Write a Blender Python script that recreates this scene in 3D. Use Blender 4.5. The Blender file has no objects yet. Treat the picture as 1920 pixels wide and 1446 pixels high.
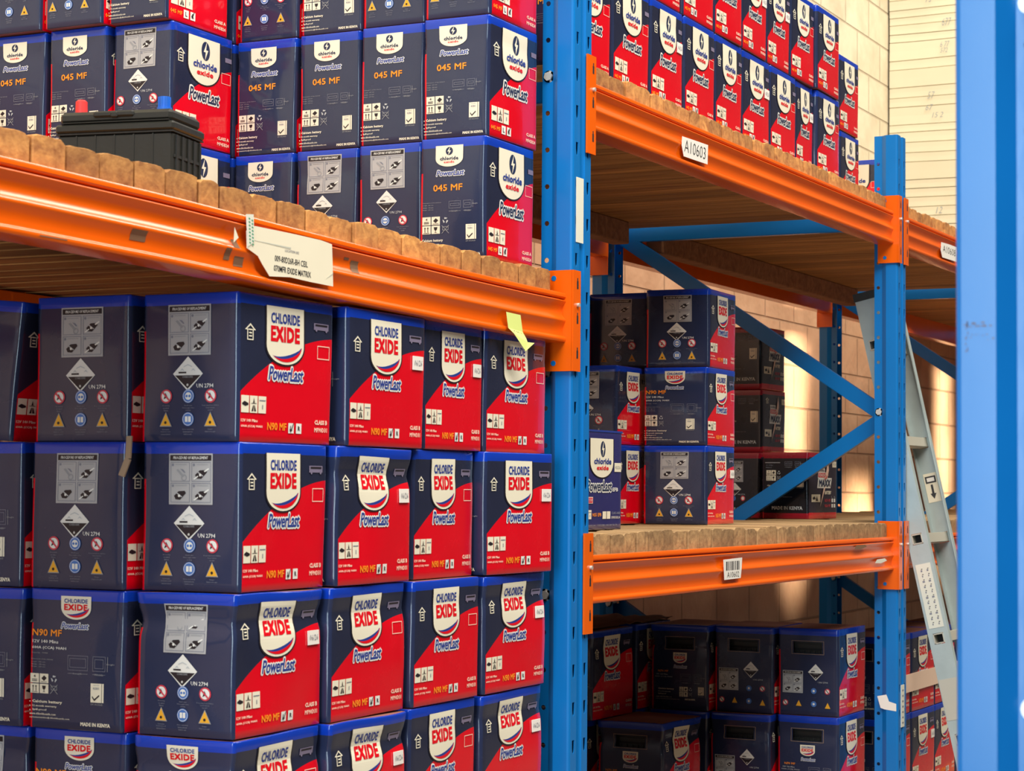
import bpy, bmesh, math, random
from mathutils import Vector, Matrix, noise
random.seed(7)
S = bpy.context.scene
COL = S.collection
PI = math.pi

# ------------------------------------------------------------------ camera
cam_d = bpy.data.cameras.new('camera'); cam = bpy.data.objects.new('camera', cam_d); COL.objects.link(cam)
FPX, YAW, PITCH, ROLL = 3908.7, math.radians(26.6534), math.radians(2.7892), math.radians(0.4667)
CAM = Vector((-3.7879, -1.7628, -0.9841))
fw = Vector((math.cos(YAW)*math.cos(PITCH), math.sin(YAW)*math.cos(PITCH), math.sin(PITCH)))
rt = Vector((math.sin(YAW), -math.cos(YAW), 0)); up = rt.cross(fw)
r2 = rt*math.cos(ROLL)+up*math.sin(ROLL); u2 = up*math.cos(ROLL)-rt*math.sin(ROLL)
M = Matrix((r2, u2, -fw)).transposed().to_4x4(); M.translation = CAM
cam.matrix_world = M
cam_d.sensor_width = 36; cam_d.lens = 36*FPX/1920; cam_d.clip_start = .05
cam_d.dof.use_dof = True; cam_d.dof.focus_distance = 4.6; cam_d.dof.aperture_fstop = 16.0
S.camera = cam
# ------------------------------------------------------------------ world, exposure, lamps
W = bpy.data.worlds.new('world'); S.world = W; W.use_nodes = True
W.node_tree.nodes['Background'].inputs[0].default_value = (1.0, .93, .82, 1)
W.node_tree.nodes['Background'].inputs[1].default_value = .05
S.view_settings.view_transform = 'Standard'; S.view_settings.look = 'None'
S.view_settings.exposure = 0.0; S.view_settings.gamma = 1.0
def area(name, loc, target, sx, sy, power, col):
    l = bpy.data.lights.new(name, 'AREA'); l.shape = 'RECTANGLE'; l.size = sx; l.size_y = sy; l.energy = power; l.color = col
    o = bpy.data.objects.new(name, l); COL.objects.link(o); o.location = loc
    d = Vector(target)-Vector(loc); o.rotation_euler = d.to_track_quat('-Z', 'Y').to_euler(); return o
area('skylight_aisle', (-2.2, -2.3, 3.3), (-.4, .3, -.8), 6.5, 1.2, 560, (1, .93, .82))
area('skylight_wall', (4.6, -2.0, 4.4), (5.2, 1.3, .4), 7, 1.6, 520, (1, .925, .79))
area('loading_door_daylight', (-6.4, -.85, -.4), (0, -.2, -1.0), 1.4, 3.0, 185, (.70, .88, 1.0))
for n_, (x_, w_) in enumerate(((5.60, .10), (8.28, .12))):      # unseen thin lamps, added to throw upright bright streaks on the back wall
    l_ = area('wall_streak_lamp', (x_+.25, -3.2, -.55), (x_, 1.46, -.62), w_, 1.5, 7, (1, .88, .66)); l_.data.spread = math.radians(7)
l_ = area('wall_streak_lamp', (6.9, -3.2, -.2), (6.62, 1.46, -1.16), .42, .10, 3.5, (1, .88, .62)); l_.data.spread = math.radians(7)  # another added lamp, for the low bright patch on the back wall

# ------------------------------------------------------------------ materials
def nd(m): return m.node_tree.nodes, m.node_tree.links
def flat(name, col, rough=.4, metal=0, spec=.5, coat=0, bump=0, bscale=40, vary=0, vscale=6):
    m = bpy.data.materials.new(name); m.use_nodes = True; n, l = nd(m); b = n['Principled BSDF']
    b.inputs['Base Color'].default_value = (*col, 1); b.inputs['Roughness'].default_value = rough
    b.inputs['Metallic'].default_value = metal; b.inputs['Specular IOR Level'].default_value = spec
    b.inputs['Coat Weight'].default_value = coat; b.inputs['Coat Roughness'].default_value = .15
    if bump or vary:
        tc = n.new('ShaderNodeTexCoord')
        nz = n.new('ShaderNodeTexNoise'); nz.inputs['Scale'].default_value = bscale; nz.inputs['Detail'].default_value = 4
        l.new(tc.outputs['Object'], nz.inputs['Vector'])
    if bump:
        bp = n.new('ShaderNodeBump'); bp.inputs['Strength'].default_value = bump; bp.inputs['Distance'].default_value = .004
        l.new(nz.outputs['Fac'], bp.inputs['Height']); l.new(bp.outputs['Normal'], b.inputs['Normal'])
    if vary:
        n2 = n.new('ShaderNodeTexNoise'); n2.inputs['Scale'].default_value = vscale; n2.inputs['Detail'].default_value = 6
        l.new(tc.outputs['Object'], n2.inputs['Vector'])
        mx = n.new('ShaderNodeMix'); mx.data_type = 'RGBA'
        mx.inputs[6].default_value = (*[c*(1-vary) for c in col], 1); mx.inputs[7].default_value = (*[min(1, c*(1+vary*.5)) for c in col], 1)
        l.new(n2.outputs['Fac'], mx.inputs[0]); l.new(mx.outputs[2], b.inputs['Base Color'])
    return m
MT = {}
def P(name, col, **k):
    MT[name] = flat(name, col, **k); return MT[name]
P('orange_paint', (.82, .118, .002), rough=.22, coat=.12, spec=.4, vary=.12, vscale=5, bump=.05, bscale=25)
P('blue_paint', (.003, .165, .51), rough=.3, coat=.15, spec=.4, vary=.12, vscale=6, bump=.05, bscale=20)
P('bolt_steel', (.62, .60, .56), rough=.4, metal=.5)
P('galvanised_aluminium', (.44, .52, .52), rough=.45, metal=.25, vary=.22, vscale=14, bump=.1, bscale=60)
P('rung_aluminium', (.55, .53, .45), rough=.5, metal=.3, vary=.1)
P('black_plastic', (.012, .013, .012), rough=.5, bump=.15, bscale=120)
P('battery_black', (.016, .017, .015), rough=.42, bump=.1, bscale=90, vary=.25, vscale=12)
P('battery_seam', (.006, .006, .006), rough=.6)
P('cap_red', (.82, .04, .04), rough=.45)
P('cap_blue', (.01, .13, .62), rough=.45)
P('dark_hole', (.004, .004, .005), rough=.8)
P('cardboard', (.36, .25, .16), rough=.8, vary=.2, bump=.2)
P('cardboard_brown', (.16, .075, .05), rough=.85, vary=.35, vscale=9, bump=.4)
P('paper_cream', (.78, .72, .56), rough=.7, vary=.08, bump=.1, bscale=20)
P('paper_white', (.78, .75, .70), rough=.7)
P('tape_tan', (.85, .62, .48), rough=.4)
P('ink_black', (.03, .03, .035), rough=.6)
P('ink_green', (.05, .30, .16), rough=.6)
P('sticky_yellow', (.60, .68, .20), rough=.75)
P('pen_blue', (.22, .27, .33), rough=.8)
P('residue', (.20, .10, .05), rough=.75, vary=.3)
P('white_tape', (.72, .72, .62), rough=.6, vary=.1)
# carton inks
GL = dict(rough=.36, coat=.05, spec=.35)
P('ink_navy', (.018, .028, .075), **GL)
P('ink_cream', (.80, .75, .60), **GL)
P('ink_white', (.78, .78, .74), **GL)
P('ink_red', (.70, .002, .012), **GL)
P('ink_logo_blue', (.02, .045, .26), **GL)
P('ink_orange', (.95, .30, .02), **GL)
P('ink_grey', (.30, .31, .33), **GL)
P('ink_panel', (.42, .42, .43), **GL)
P('ink_dimgrey', (.21, .22, .27), **GL)
P('ink_mauve', (.20, .17, .26), **GL)
P('ink_dark', (.02, .015, .02), **GL)
P('ink_sign_blue', (.06, .17, .50), **GL)
P('ink_sign_red', (.62, .05, .08), **GL)
P('ink_sign_yellow', (.80, .40, .03), **GL)
P('ink_steel', (.50, .53, .55), **GL)
P('ink_peach', (.88, .62, .50), **GL)

def carton_mat(name, base, top, vtop, red=None, curve=None, bottom=None, vbot=None):
    """glossy printed board: base colour, a band at the top, and a curved region, all by the face's own UV"""
    m = bpy.data.materials.new(name); m.use_nodes = True; n, l = nd(m); b = n['Principled BSDF']
    uv = n.new('ShaderNodeUVMap'); sp = n.new('ShaderNodeSeparateXYZ'); l.new(uv.outputs[0], sp.inputs[0])
    def math_(op, a, c=None):
        x = n.new('ShaderNodeMath'); x.operation = op
        for i, q in enumerate((a, c)):
            if q is None: continue
            if isinstance(q, (int, float)): x.inputs[i].default_value = q
            else: l.new(q, x.inputs[i])
        return x.outputs[0]
    u = sp.outputs[0]; v = math_('SUBTRACT', 1.0, sp.outputs[1])
    def mix(f, a, c):
        x = n.new('ShaderNodeMix'); x.data_type = 'RGBA'; l.new(f, x.inputs[0])
        for i, q in ((6, a), (7, c)):
            if isinstance(q, tuple): x.inputs[i].default_value = (*q, 1)
            else: l.new(q, x.inputs[i])
        return x.outputs[2]
    colr = base
    if red:
        a0, a1, a2 = curve
        lim = math_('ADD', math_('ADD', a0, math_('MULTIPLY', u, a1)), math_('MULTIPLY', math_('MULTIPLY', u, u), a2))
        colr = mix(math_('GREATER_THAN', v, lim), colr, red)
    colr = mix(math_('LESS_THAN', v, vtop), colr, top)
    if bottom: colr = mix(math_('GREATER_THAN', v, vbot), colr, bottom)
    tc = n.new('ShaderNodeTexCoord'); oi = n.new('ShaderNodeObjectInfo')
    ad = n.new('ShaderNodeVectorMath'); ad.operation = 'ADD'; l.new(tc.outputs['Object'], ad.inputs[0]); l.new(oi.outputs['Location'], ad.inputs[1])
    nz = n.new('ShaderNodeTexNoise'); nz.inputs['Scale'].default_value = 14; nz.inputs['Detail'].default_value = 5; l.new(ad.outputs[0], nz.inputs['Vector'])
    rr = n.new('ShaderNodeMapRange'); rr.inputs[1].default_value = .3; rr.inputs[2].default_value = .7; rr.inputs[3].default_value = .13; rr.inputs[4].default_value = .32
    l.new(nz.outputs['Fac'], rr.inputs[0]); l.new(rr.outputs[0], b.inputs['Roughness'])
    bp = n.new('ShaderNodeBump'); bp.inputs['Strength'].default_value = .18; bp.inputs['Distance'].default_value = .006
    l.new(nz.outputs['Fac'], bp.inputs['Height']); l.new(bp.outputs['Normal'], b.inputs['Normal'])
    b.inputs['Coat Weight'].default_value = .5; b.inputs['Coat Roughness'].default_value = .07; b.inputs['Specular IOR Level'].default_value = .32
    l.new(colr, b.inputs['Base Color']); MT[name] = m; return m
NAVY = (.018, .022, .050); NAVY2 = (.020, .028, .072); RED = (.72, .001, .012); BAND = (.004, .04, .42)
carton_mat('carton_side_large', NAVY, BAND, .075, RED, (.665, -.75, .335))
carton_mat('carton_side_small', NAVY, BAND, .075, RED, (.72, -.68, .245))
carton_mat('carton_end', NAVY2, BAND, .08)
carton_mat('carton_end_black', (.008, .009, .014), (.25, .006, .02), .09, bottom=(.30, .006, .02), vbot=.915)
carton_mat('carton_side_black', (.030, .022, .042), (.42, .01, .03), .07, bottom=(.62, .008, .02), vbot=.905)
carton_mat('carton_blue', (.024, .024, .14), (.024, .024, .14), .01)
P('carton_top', (.26, .10, .075), rough=.7, vary=.25)

def wood(name, c1, c2, endgrain=True, dark=1.0):
    m = bpy.data.materials.new(name); m.use_nodes = True; n, l = nd(m); b = n['Principled BSDF']
    tc = n.new('ShaderNodeTexCoord'); oi = n.new('ShaderNodeObjectInfo')
    cx = n.new('ShaderNodeCombineXYZ')
    mu = n.new('ShaderNodeMath'); mu.operation = 'MULTIPLY'; mu.inputs[1].default_value = 37
    l.new(oi.outputs['Random'], mu.inputs[0]); l.new(mu.outputs[0], cx.inputs[0]); l.new(mu.outputs[0], cx.inputs[2])
    ad = n.new('ShaderNodeVectorMath'); ad.operation = 'ADD'; l.new(tc.outputs['Object'], ad.inputs[0]); l.new(cx.outputs[0], ad.inputs[1])
    mp = n.new('ShaderNodeMapping'); mp.inputs['Scale'].default_value = (1, .07, 1); l.new(ad.outputs[0], mp.inputs[0])
    nz = n.new('ShaderNodeTexNoise'); nz.inputs['Scale'].default_value = 38; nz.inputs['Detail'].default_value = 7; nz.inputs['Distortion'].default_value = .8
    l.new(mp.outputs[0], nz.inputs['Vector'])
    n2 = n.new('ShaderNodeTexNoise'); n2.inputs['Scale'].default_value = 120; n2.inputs['Detail'].default_value = 5; l.new(ad.outputs[0], n2.inputs['Vector'])
    wv = n.new('ShaderNodeTexNoise'); wv.inputs['Scale'].default_value = 16; wv.inputs['Distortion'].default_value = 3; l.new(mp.outputs[0], wv.inputs['Vector'])
    cr = n.new('ShaderNodeValToRGB'); e = cr.color_ramp.elements
    e[0].position = .32; e[0].color = (*c1, 1); e[1].position = .66; e[1].color = (*c2, 1)
    av = n.new('ShaderNodeMath'); av.operation = 'ADD'; l.new(nz.outputs['Fac'], av.inputs[0]); l.new(wv.outputs['Fac'], av.inputs[1])
    hf = n.new('ShaderNodeMath'); hf.operation = 'MULTIPLY'; hf.inputs[1].default_value = .5; l.new(av.outputs[0], hf.inputs[0]); l.new(hf.outputs[0], cr.inputs[0])
    hs = n.new('ShaderNodeHueSaturation'); rg = n.new('ShaderNodeMapRange'); rg.inputs[3].default_value = .72; rg.inputs[4].default_value = 1.2
    l.new(oi.outputs['Random'], rg.inputs[0]); l.new(rg.outputs[0], hs.inputs['Value']); l.new(cr.outputs[0], hs.inputs['Color'])
    l.new(hs.outputs[0], b.inputs['Base Color']); b.inputs['Roughness'].default_value = .8
    bp = n.new('ShaderNodeBump'); bp.inputs['Strength'].default_value = .4; bp.inputs['Distance'].default_value = .003
    l.new(n2.outputs['Fac'], bp.inputs['Height']); l.new(bp.outputs['Normal'], b.inputs['Normal'])
    MT[name] = m; return m
wood('plank_wood', (.28, .10, .025), (.64, .31, .085))
wood('weathered_wood', (.20, .115, .05), (.46, .29, .13))
wood('joist_wood', (.26, .10, .04), (.50, .22, .09))

def block_mat():
    m = bpy.data.materials.new('painted_blockwork'); m.use_nodes = True; n, l = nd(m); b = n['Principled BSDF']
    tc = n.new('ShaderNodeTexCoord'); mp = n.new('ShaderNodeMapping'); l.new(tc.outputs['Object'], mp.inputs[0])
    mp.inputs['Rotation'].default_value = (-PI/2, 0, 0)
    br = n.new('ShaderNodeTexBrick'); l.new(mp.outputs[0], br.inputs['Vector'])
    br.inputs['Scale'].default_value = 1; br.inputs['Brick Width'].default_value = .40; br.inputs['Row Height'].default_value = .20
    br.inputs['Mortar Size'].default_value = .006; br.inputs['Mortar Smooth'].default_value = .6
    br.inputs['Color1'].default_value = (.74, .67, .50, 1); br.inputs['Color2'].default_value = (.70, .62, .46, 1); br.inputs['Mortar'].default_value = (.50, .42, .30, 1)
    nz = n.new('ShaderNodeTexNoise'); nz.inputs['Scale'].default_value = 5; nz.inputs['Detail'].default_value = 8; l.new(tc.outputs['Object'], nz.inputs['Vector'])
    cr = n.new('ShaderNodeValToRGB'); cr.color_ramp.elements[0].position = .3; cr.color_ramp.elements[0].color = (.78, .72, .68, 1); cr.color_ramp.elements[1].position = .6; cr.color_ramp.elements[1].color = (1, 1, 1, 1)
    l.new(nz.outputs['Fac'], cr.inputs[0])
    mx = n.new('ShaderNodeMix'); mx.data_type = 'RGBA'; mx.blend_type = 'MULTIPLY'; mx.inputs[0].default_value = .8
    sz = n.new('ShaderNodeSeparateXYZ'); l.new(tc.outputs['Object'], sz.inputs[0])
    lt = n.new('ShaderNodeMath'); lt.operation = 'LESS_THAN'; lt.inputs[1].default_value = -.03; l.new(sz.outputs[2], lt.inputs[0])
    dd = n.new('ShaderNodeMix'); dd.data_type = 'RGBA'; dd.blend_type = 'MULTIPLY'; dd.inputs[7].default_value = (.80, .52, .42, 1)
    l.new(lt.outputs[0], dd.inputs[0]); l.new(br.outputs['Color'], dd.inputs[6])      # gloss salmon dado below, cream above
    l.new(dd.outputs[2], mx.inputs[6]); l.new(cr.outputs[0], mx.inputs[7]); l.new(mx.outputs[2], b.inputs['Base Color'])
    inv = n.new('ShaderNodeMath'); inv.operation = 'SUBTRACT'; inv.inputs[0].default_value = 1; l.new(br.outputs['Fac'], inv.inputs[1])
    n3 = n.new('ShaderNodeTexNoise'); n3.inputs['Scale'].default_value = 22; l.new(tc.outputs['Object'], n3.inputs['Vector'])
    s = n.new('ShaderNodeMath'); s.operation = 'MULTIPLY_ADD'; s.inputs[1].default_value = .35; l.new(n3.outputs['Fac'], s.inputs[0]); l.new(inv.outputs[0], s.inputs[2])
    bp = n.new('ShaderNodeBump'); bp.inputs['Strength'].default_value = .9; bp.inputs['Distance'].default_value = .012
    l.new(s.outputs[0], bp.inputs['Height']); l.new(bp.outputs['Normal'], b.inputs['Normal']); b.inputs['Roughness'].default_value = .55
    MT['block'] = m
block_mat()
P('sheet_cream', (.76, .70, .52), rough=.5, vary=.15, vscale=3, bump=.3, bscale=4)
P('plaster_grey', (.16, .15, .14), rough=.8, vary=.2)
P('concrete', (.20, .18, .16), rough=.8, vary=.2, vscale=3)

# ------------------------------------------------------------------ mesh helpers
class MB:
    def __init__(s): s.v = []; s.f = []; s.m = []; s.names = []; s.uv = {}; s.sm = []
    def mi(s, name):
        if name not in s.names: s.names.append(name)
        return s.names.index(name)
    def face(s, pts, mat, smooth=False, uv=None):
        i = len(s.v); s.v += [tuple(p) for p in pts]; s.f.append(tuple(range(i, i+len(pts)))); s.m.append(s.mi(mat)); s.sm.append(smooth)
        if uv: s.uv[len(s.f)-1] = uv
    def idx(s, verts, faces, mat, smooth=False):
        i = len(s.v); s.v += [tuple(p) for p in verts]
        for f in faces: s.f.append(tuple(i+k for k in f)); s.m.append(s.mi(mat)); s.sm.append(smooth)
    def box(s, x0, x1, y0, y1, z0, z1, mat, bev=0):
        b = bev
        if not b:
            v = [(x, y, z) for x in (x0, x1) for y in (y0, y1) for z in (z0, z1)]
            s.idx(v, [(0, 1, 3, 2), (4, 6, 7, 5), (0, 4, 5, 1), (2, 3, 7, 6), (0, 2, 6, 4), (1, 5, 7, 3)], mat); return
        # chamfered box
        vs = []; 
        for x, sx in ((x0, 1), (x1, -1)):
            for y, sy in ((y0, 1), (y1, -1)):
                for z, sz in ((z0, 1), (z1, -1)):
                    vs += [(x, y+sy*b, z+sz*b), (x+sx*b, y, z+sz*b), (x+sx*b, y+sy*b, z)]
        bm = bmesh.new()
        for q in vs: bm.verts.new(q)
        bmesh.ops.convex_hull(bm, input=bm.verts); bmesh.ops.dissolve_limit(bm, angle_limit=.02, verts=bm.verts, edges=bm.edges)
        bm.verts.index_update(); i = len(s.v); s.v += [tuple(q.co) for q in bm.verts]
        for f in bm.faces: s.f.append(tuple(i+q.index for q in f.verts)); s.m.append(s.mi(mat)); s.sm.append(False)
        bm.free()
    def bar(s, a, b, w, t, mat, side=(1, 0, 0)):
        """rectangular bar from a to b, t thick along SIDE and w across"""
        a, b, sd = Vector(a), Vector(b), Vector(side).normalized(); d = (b-a).normalized(); q = d.cross(sd).normalized()
        v = [p+sd*i*t/2+q*j*w/2 for p in (a, b) for i, j in ((-1, -1), (1, -1), (1, 1), (-1, 1))]
        s.idx(v, [(0, 3, 2, 1), (4, 5, 6, 7), (0, 1, 5, 4), (1, 2, 6, 5), (2, 3, 7, 6), (3, 0, 4, 7)], mat)
    def cyl(s, a, b, r, mat, n=12, r2=None):
        a, b = Vector(a), Vector(b); d = (b-a).normalized(); x = d.orthogonal().normalized(); y = d.cross(x); r2 = r if r2 is None else r2
        v = [a+(x*math.cos(k*2*PI/n)+y*math.sin(k*2*PI/n))*r for k in range(n)]+[b+(x*math.cos(k*2*PI/n)+y*math.sin(k*2*PI/n))*r2 for k in range(n)]
        s.idx(v, [(k, (k+1) % n, n+(k+1) % n, n+k) for k in range(n)], mat, True)
        s.idx(v[:n], [tuple(range(n))[::-1]], mat); s.idx(v[n:], [tuple(range(n))], mat)
    def extrude(s, prof, x0, x1, mat, smooth=False, axis='x'):
        """closed profile of (y,z) run along x"""
        n = len(prof); mk = (lambda a, p: (a, p[0], p[1])) if axis == 'x' else ((lambda a, p: (p[0], a, p[1])) if axis == 'y' else (lambda a, p: (p[0], p[1], a)))
        v = [mk(x0, p) for p in prof]+[mk(x1, p) for p in prof]
        s.idx(v, [(k, (k+1) % n, n+(k+1) % n, n+k) for k in range(n)], mat, smooth)
        s.idx(v[:n], [tuple(range(n))[::-1]], mat); s.idx(v[n:], [tuple(range(n))], mat)
    def mesh(s, name):
        me = bpy.data.meshes.new(name); me.from_pydata(s.v, [], s.f)
        for q in s.names: me.materials.append(MT[q])
        me.polygons.foreach_set('material_index', s.m); me.polygons.foreach_set('use_smooth', s.sm)
        if s.uv:
            ul = me.uv_layers.new(name='UVMap')
            for fi, uvs in s.uv.items():
                for li, q in zip(me.polygons[fi].loop_indices, uvs): ul.data[li].uv = q
        me.update(); return me
    def obj(s, name, parent=None, loc=None, weld=False, bevel=0, recalc=False):
        me = s.mesh(name)
        if weld or recalc:
            bm = bmesh.new(); bm.from_mesh(me)
            if weld: bmesh.ops.remove_doubles(bm, verts=bm.verts, dist=1e-5)
            if recalc: bmesh.ops.recalc_face_normals(bm, faces=bm.faces)
            bm.to_mesh(me); bm.free()
        o = bpy.data.objects.new(name, me); COL.objects.link(o)
        if loc: o.location = loc
        if parent: o.parent = parent
        if bevel:
            md = o.modifiers.new('bevel', 'BEVEL'); md.width = bevel; md.segments = 2; md.limit_method = 'ANGLE'
        return o
def empty(name, loc=(0, 0, 0)):
    o = bpy.data.objects.new(name, None); COL.objects.link(o); o.location = loc; return o
def tag(o, label, cat, group=None, kind=None):
    o['label'] = label; o['category'] = cat
    if group: o['group'] = group
    if kind: o['kind'] = kind
    return o
def structure(o, label=None, cat=None):
    o['kind'] = 'structure'
    if label: o['label'] = label
    if cat: o['category'] = cat
    return o

# ---- text to flat polygons, normalised to the unit square
_tc = {}
def glyphs(txt, bold=0., shear=0., res=2, gap=1.):
    k = (txt, bold, shear, res, gap)
    if k in _tc: return _tc[k]
    cu = bpy.data.curves.new('t', 'FONT'); cu.body = txt; cu.offset = bold; cu.shear = shear; cu.resolution_u = res; cu.space_character = gap
    o = bpy.data.objects.new('t', cu); COL.objects.link(o)
    dg = bpy.context.evaluated_depsgraph_get(); dg.update()
    me = bpy.data.meshes.new_from_object(o.evaluated_get(dg))
    vs = [(v.co.x, v.co.y) for v in me.vertices]; fs = [tuple(p.vertices) for p in me.polygons]
    x0 = min(v[0] for v in vs); x1 = max(v[0] for v in vs); y0 = min(v[1] for v in vs); y1 = max(v[1] for v in vs)
    vs = [((v[0]-x0)/(x1-x0), (v[1]-y0)/(y1-y0)) for v in vs]
    bpy.data.objects.remove(o); bpy.data.curves.remove(cu); bpy.data.meshes.remove(me)
    _tc[k] = (vs, fs); return _tc[k]

# ------------------------------------------------------------------ printed cartons
class Carton(MB):
    """local frame: long side faces -Y (u along +X), end faces -X (u along -Y); origin at the low corner nearest both"""
    def __init__(s, L, Wd, H, side_m, end_m, hole=None):
        super().__init__(); s.L, s.W, s.H = L, Wd, H; s.body(side_m, end_m, hole)
    def at(s, side, u, v, lay=0):
        o = .0010+.0004*lay
        return (u*s.L, -o, (1-v)*s.H) if side == 'F' else (-o, (1-u)*s.W, (1-v)*s.H)
    def body(s, side_m, end_m, hole):
        L, Wd, H = s.L, s.W, s.H; r = .0065
        def brk(n, extra=()):
            a = [0, .06, ]+[.06+(.88)*k/n for k in range(1, n)]+[.94, 1]
            for e in extra:
                j = min(range(1, len(a)-1), key=lambda i: abs(a[i]-e)); a[j] = e
            return sorted(a)
        hs = (hole[0], hole[1]) if hole else (); hv = (1-hole[3], 1-hole[2]) if hole else ()
        us = brk(20); ue = brk(14, hs); vs = brk(18, hv)
        ring = []  # (x,y,side,u)
        def arc(cx, cy, a0): return [(cx+r*math.cos(a0+k*PI/8), cy+r*math.sin(a0+k*PI/8)) for k in range(1, 4)]
        for u in us: ring.append((r+u*(L-2*r), 0, 'F', u))
        for i, q in enumerate(arc(L-r, r, -PI/2)): ring.append((*q, 'F', 1))
        for u in ue: ring.append((L, r+u*(Wd-2*r), 'E2', u))
        for q in arc(L-r, Wd-r, 0): ring.append((*q, 'E2', 1))
        for u in us: ring.append((L-r-u*(L-2*r), Wd, 'F2', u))
        for q in arc(r, Wd-r, PI/2): ring.append((*q, 'F2', 1))
        for u in ue: ring.append((0, Wd-r-u*(Wd-2*r), 'E', u))
        for q in arc(r, r, PI): ring.append((*q, 'E', 1))
        zs = [0, .002]+[v*H for v in vs[1:-1]]+[H-.003, H-.0008, H]; ins = [0]*len(zs); ins[0] = .0015; ins[-1] = .0028; ins[-2] = .0008
        n = len(ring)
        def pt(k, j):
            x, y = ring[k % n][:2]; t = ins[j]
            return (min(max(x, t), L-t), min(max(y, t), Wd-t), zs[j])
        base = len(s.v); s.v += [pt(k, j) for j in range(len(zs)) for k in range(n)]
        for j in range(len(zs)-1):
            for k in range(n):
                a, b = ring[k], ring[(k+1) % n]; sd = a[2]; ua = a[3]; ub = b[3] if b[2] == sd else 1
                v0, v1 = zs[j]/H, zs[j+1]/H
                if hole and sd == 'E' and b[2] == 'E' and ua >= hole[0]-1e-6 and ub <= hole[1]+1e-6 and v0 >= 1-hole[3]-1e-3 and v1 <= 1-hole[2]+1e-3 and j > 0: continue
                s.f.append((base+j*n+k, base+j*n+(k+1) % n, base+(j+1)*n+(k+1) % n, base+(j+1)*n+k))
                s.m.append(s.mi(side_m if sd[0] == 'F' else end_m)); s.sm.append(True)
                s.uv[len(s.f)-1] = [(ua, v0), (ub, v0), (ub, v1), (ua, v1)]
        for j, rev in ((0, True), (len(zs)-1, False)):
            c = [base+j*n+k for k in range(n)]
            # cap as a fan of strips: front run against back run
            s.f.append(tuple(reversed(c)) if rev else tuple(c)); s.m.append(s.mi('carton_top')); s.sm.append(False)
    # ---- printing
    def rect(s, sd, u0, u1, v0, v1, mat, lay=0):
        du = (s.L if sd == 'F' else s.W); nu = max(1, math.ceil((u1-u0)*du/.022)); nv = max(1, math.ceil((v1-v0)*s.H/.022))
        for i in range(nu):
            for j in range(nv):
                a, b = u0+(u1-u0)*i/nu, u0+(u1-u0)*(i+1)/nu; c, d = v0+(v1-v0)*j/nv, v0+(v1-v0)*(j+1)/nv
                s.face([s.at(sd, a, d, lay), s.at(sd, b, d, lay), s.at(sd, b, c, lay), s.at(sd, a, c, lay)], mat)
    def poly(s, sd, pts, mat, lay=0):
        s.face([s.at(sd, u, v, lay) for u, v in pts], mat)
    def frame(s, sd, u0, u1, v0, v1, t, mat, lay=0):
        tu = t/(s.L if sd == 'F' else s.W); tv = t/s.H
        s.rect(sd, u0, u1, v0, v0+tv, mat, lay); s.rect(sd, u0, u1, v1-tv, v1, mat, lay)
        s.rect(sd, u0, u0+tu, v0+tv, v1-tv, mat, lay); s.rect(sd, u1-tu, u1, v0+tv, v1-tv, mat, lay)
    def disc(s, sd, u, v, r, mat, lay=0, sx=1., n=18, ring=0):
        D = (s.L if sd == 'F' else s.W); c = [(u+sx*r*math.cos(k*2*PI/n)/D, v-r*math.sin(k*2*PI/n)/s.H) for k in range(n)]
        if not ring: s.poly(sd, c, mat, lay); return
        q = [(u+sx*(r-ring)*math.cos(k*2*PI/n)/D, v-(r-ring)*math.sin(k*2*PI/n)/s.H) for k in range(n)]
        for k in range(n): s.poly(sd, [c[k], c[(k+1) % n], q[(k+1) % n], q[k]], mat, lay)
    def text(s, sd, t, u0, u1, v0, v1, mat, lay=0, bold=0., shear=0., res=2, gap=1., fn=None, halo=0.):
        """flat lettering fitted to a rectangle; weight comes from a ring of tiny shifts"""
        vs, fs = glyphs(t, 0., shear, res, gap)
        D = s.L if sd == 'F' else s.W; hh = (v1-v0)*s.H; dm = hh*bold*1.25+halo
        sh = [(0, 0)]
        if dm > 0:
            k = 8 if halo else (4 if hh > .006 else 2)
            sh = [(math.cos(q*2*PI/k+(PI/4 if k == 4 else 0))*dm, math.sin(q*2*PI/k+(PI/4 if k == 4 else 0))*dm) for q in range(k)]
            if halo or hh > .02: sh.append((0, 0))
        eu, ev = (0, 0) if halo else (min(dm/D, (u1-u0)*.1), min(dm/s.H, (v1-v0)*.1))
        for n_, (dx, dy) in enumerate(sh):
            i = len(s.v)
            for x, y in vs:
                p = s.at(sd, u0+eu+(u1-u0-2*eu)*x+dx/D, v1-ev-(v1-v0-2*ev)*y+dy/s.H, lay+n_*.02)
                s.v.append(p)
            for f in fs: s.f.append(tuple(i+k for k in f)); s.m.append(s.mi(mat)); s.sm.append(False)
    def shield(s, sd, u0, u1, v0, vs_, v1, mat, lay=0, g=0):
        """tongue shape: square shoulders, straight sides to vs_, a half ellipse down to v1"""
        def half(v):
            if v <= vs_: return 1.
            q = (v-vs_)/(v1-vs_); return math.sqrt(max(0, 1-q**2.1))
        uc, hw = (u0+u1)/2, (u1-u0)/2
        rows = [v0+(vs_-v0)*k/8 for k in range(9)]+[vs_+(v1-vs_)*math.sin(k*PI/2/9) for k in range(1, 10)]
        m = 6
        for a, b in zip(rows[:-1], rows[1:]):
            ha, hb = half(a)*hw, half(b)*hw
            for k in range(m):
                t0, t1 = -1+2*k/m, -1+2*(k+1)/m
                pts = [(uc+t0*hb, b), (uc+t1*hb, b), (uc+t1*ha, a), (uc+t0*ha, a)]
                if hb < 1e-5: pts = [(uc, b), (uc+t1*ha, a), (uc+t0*ha, a)]
                s.poly(sd, pts, mat, lay)
        return half
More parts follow.
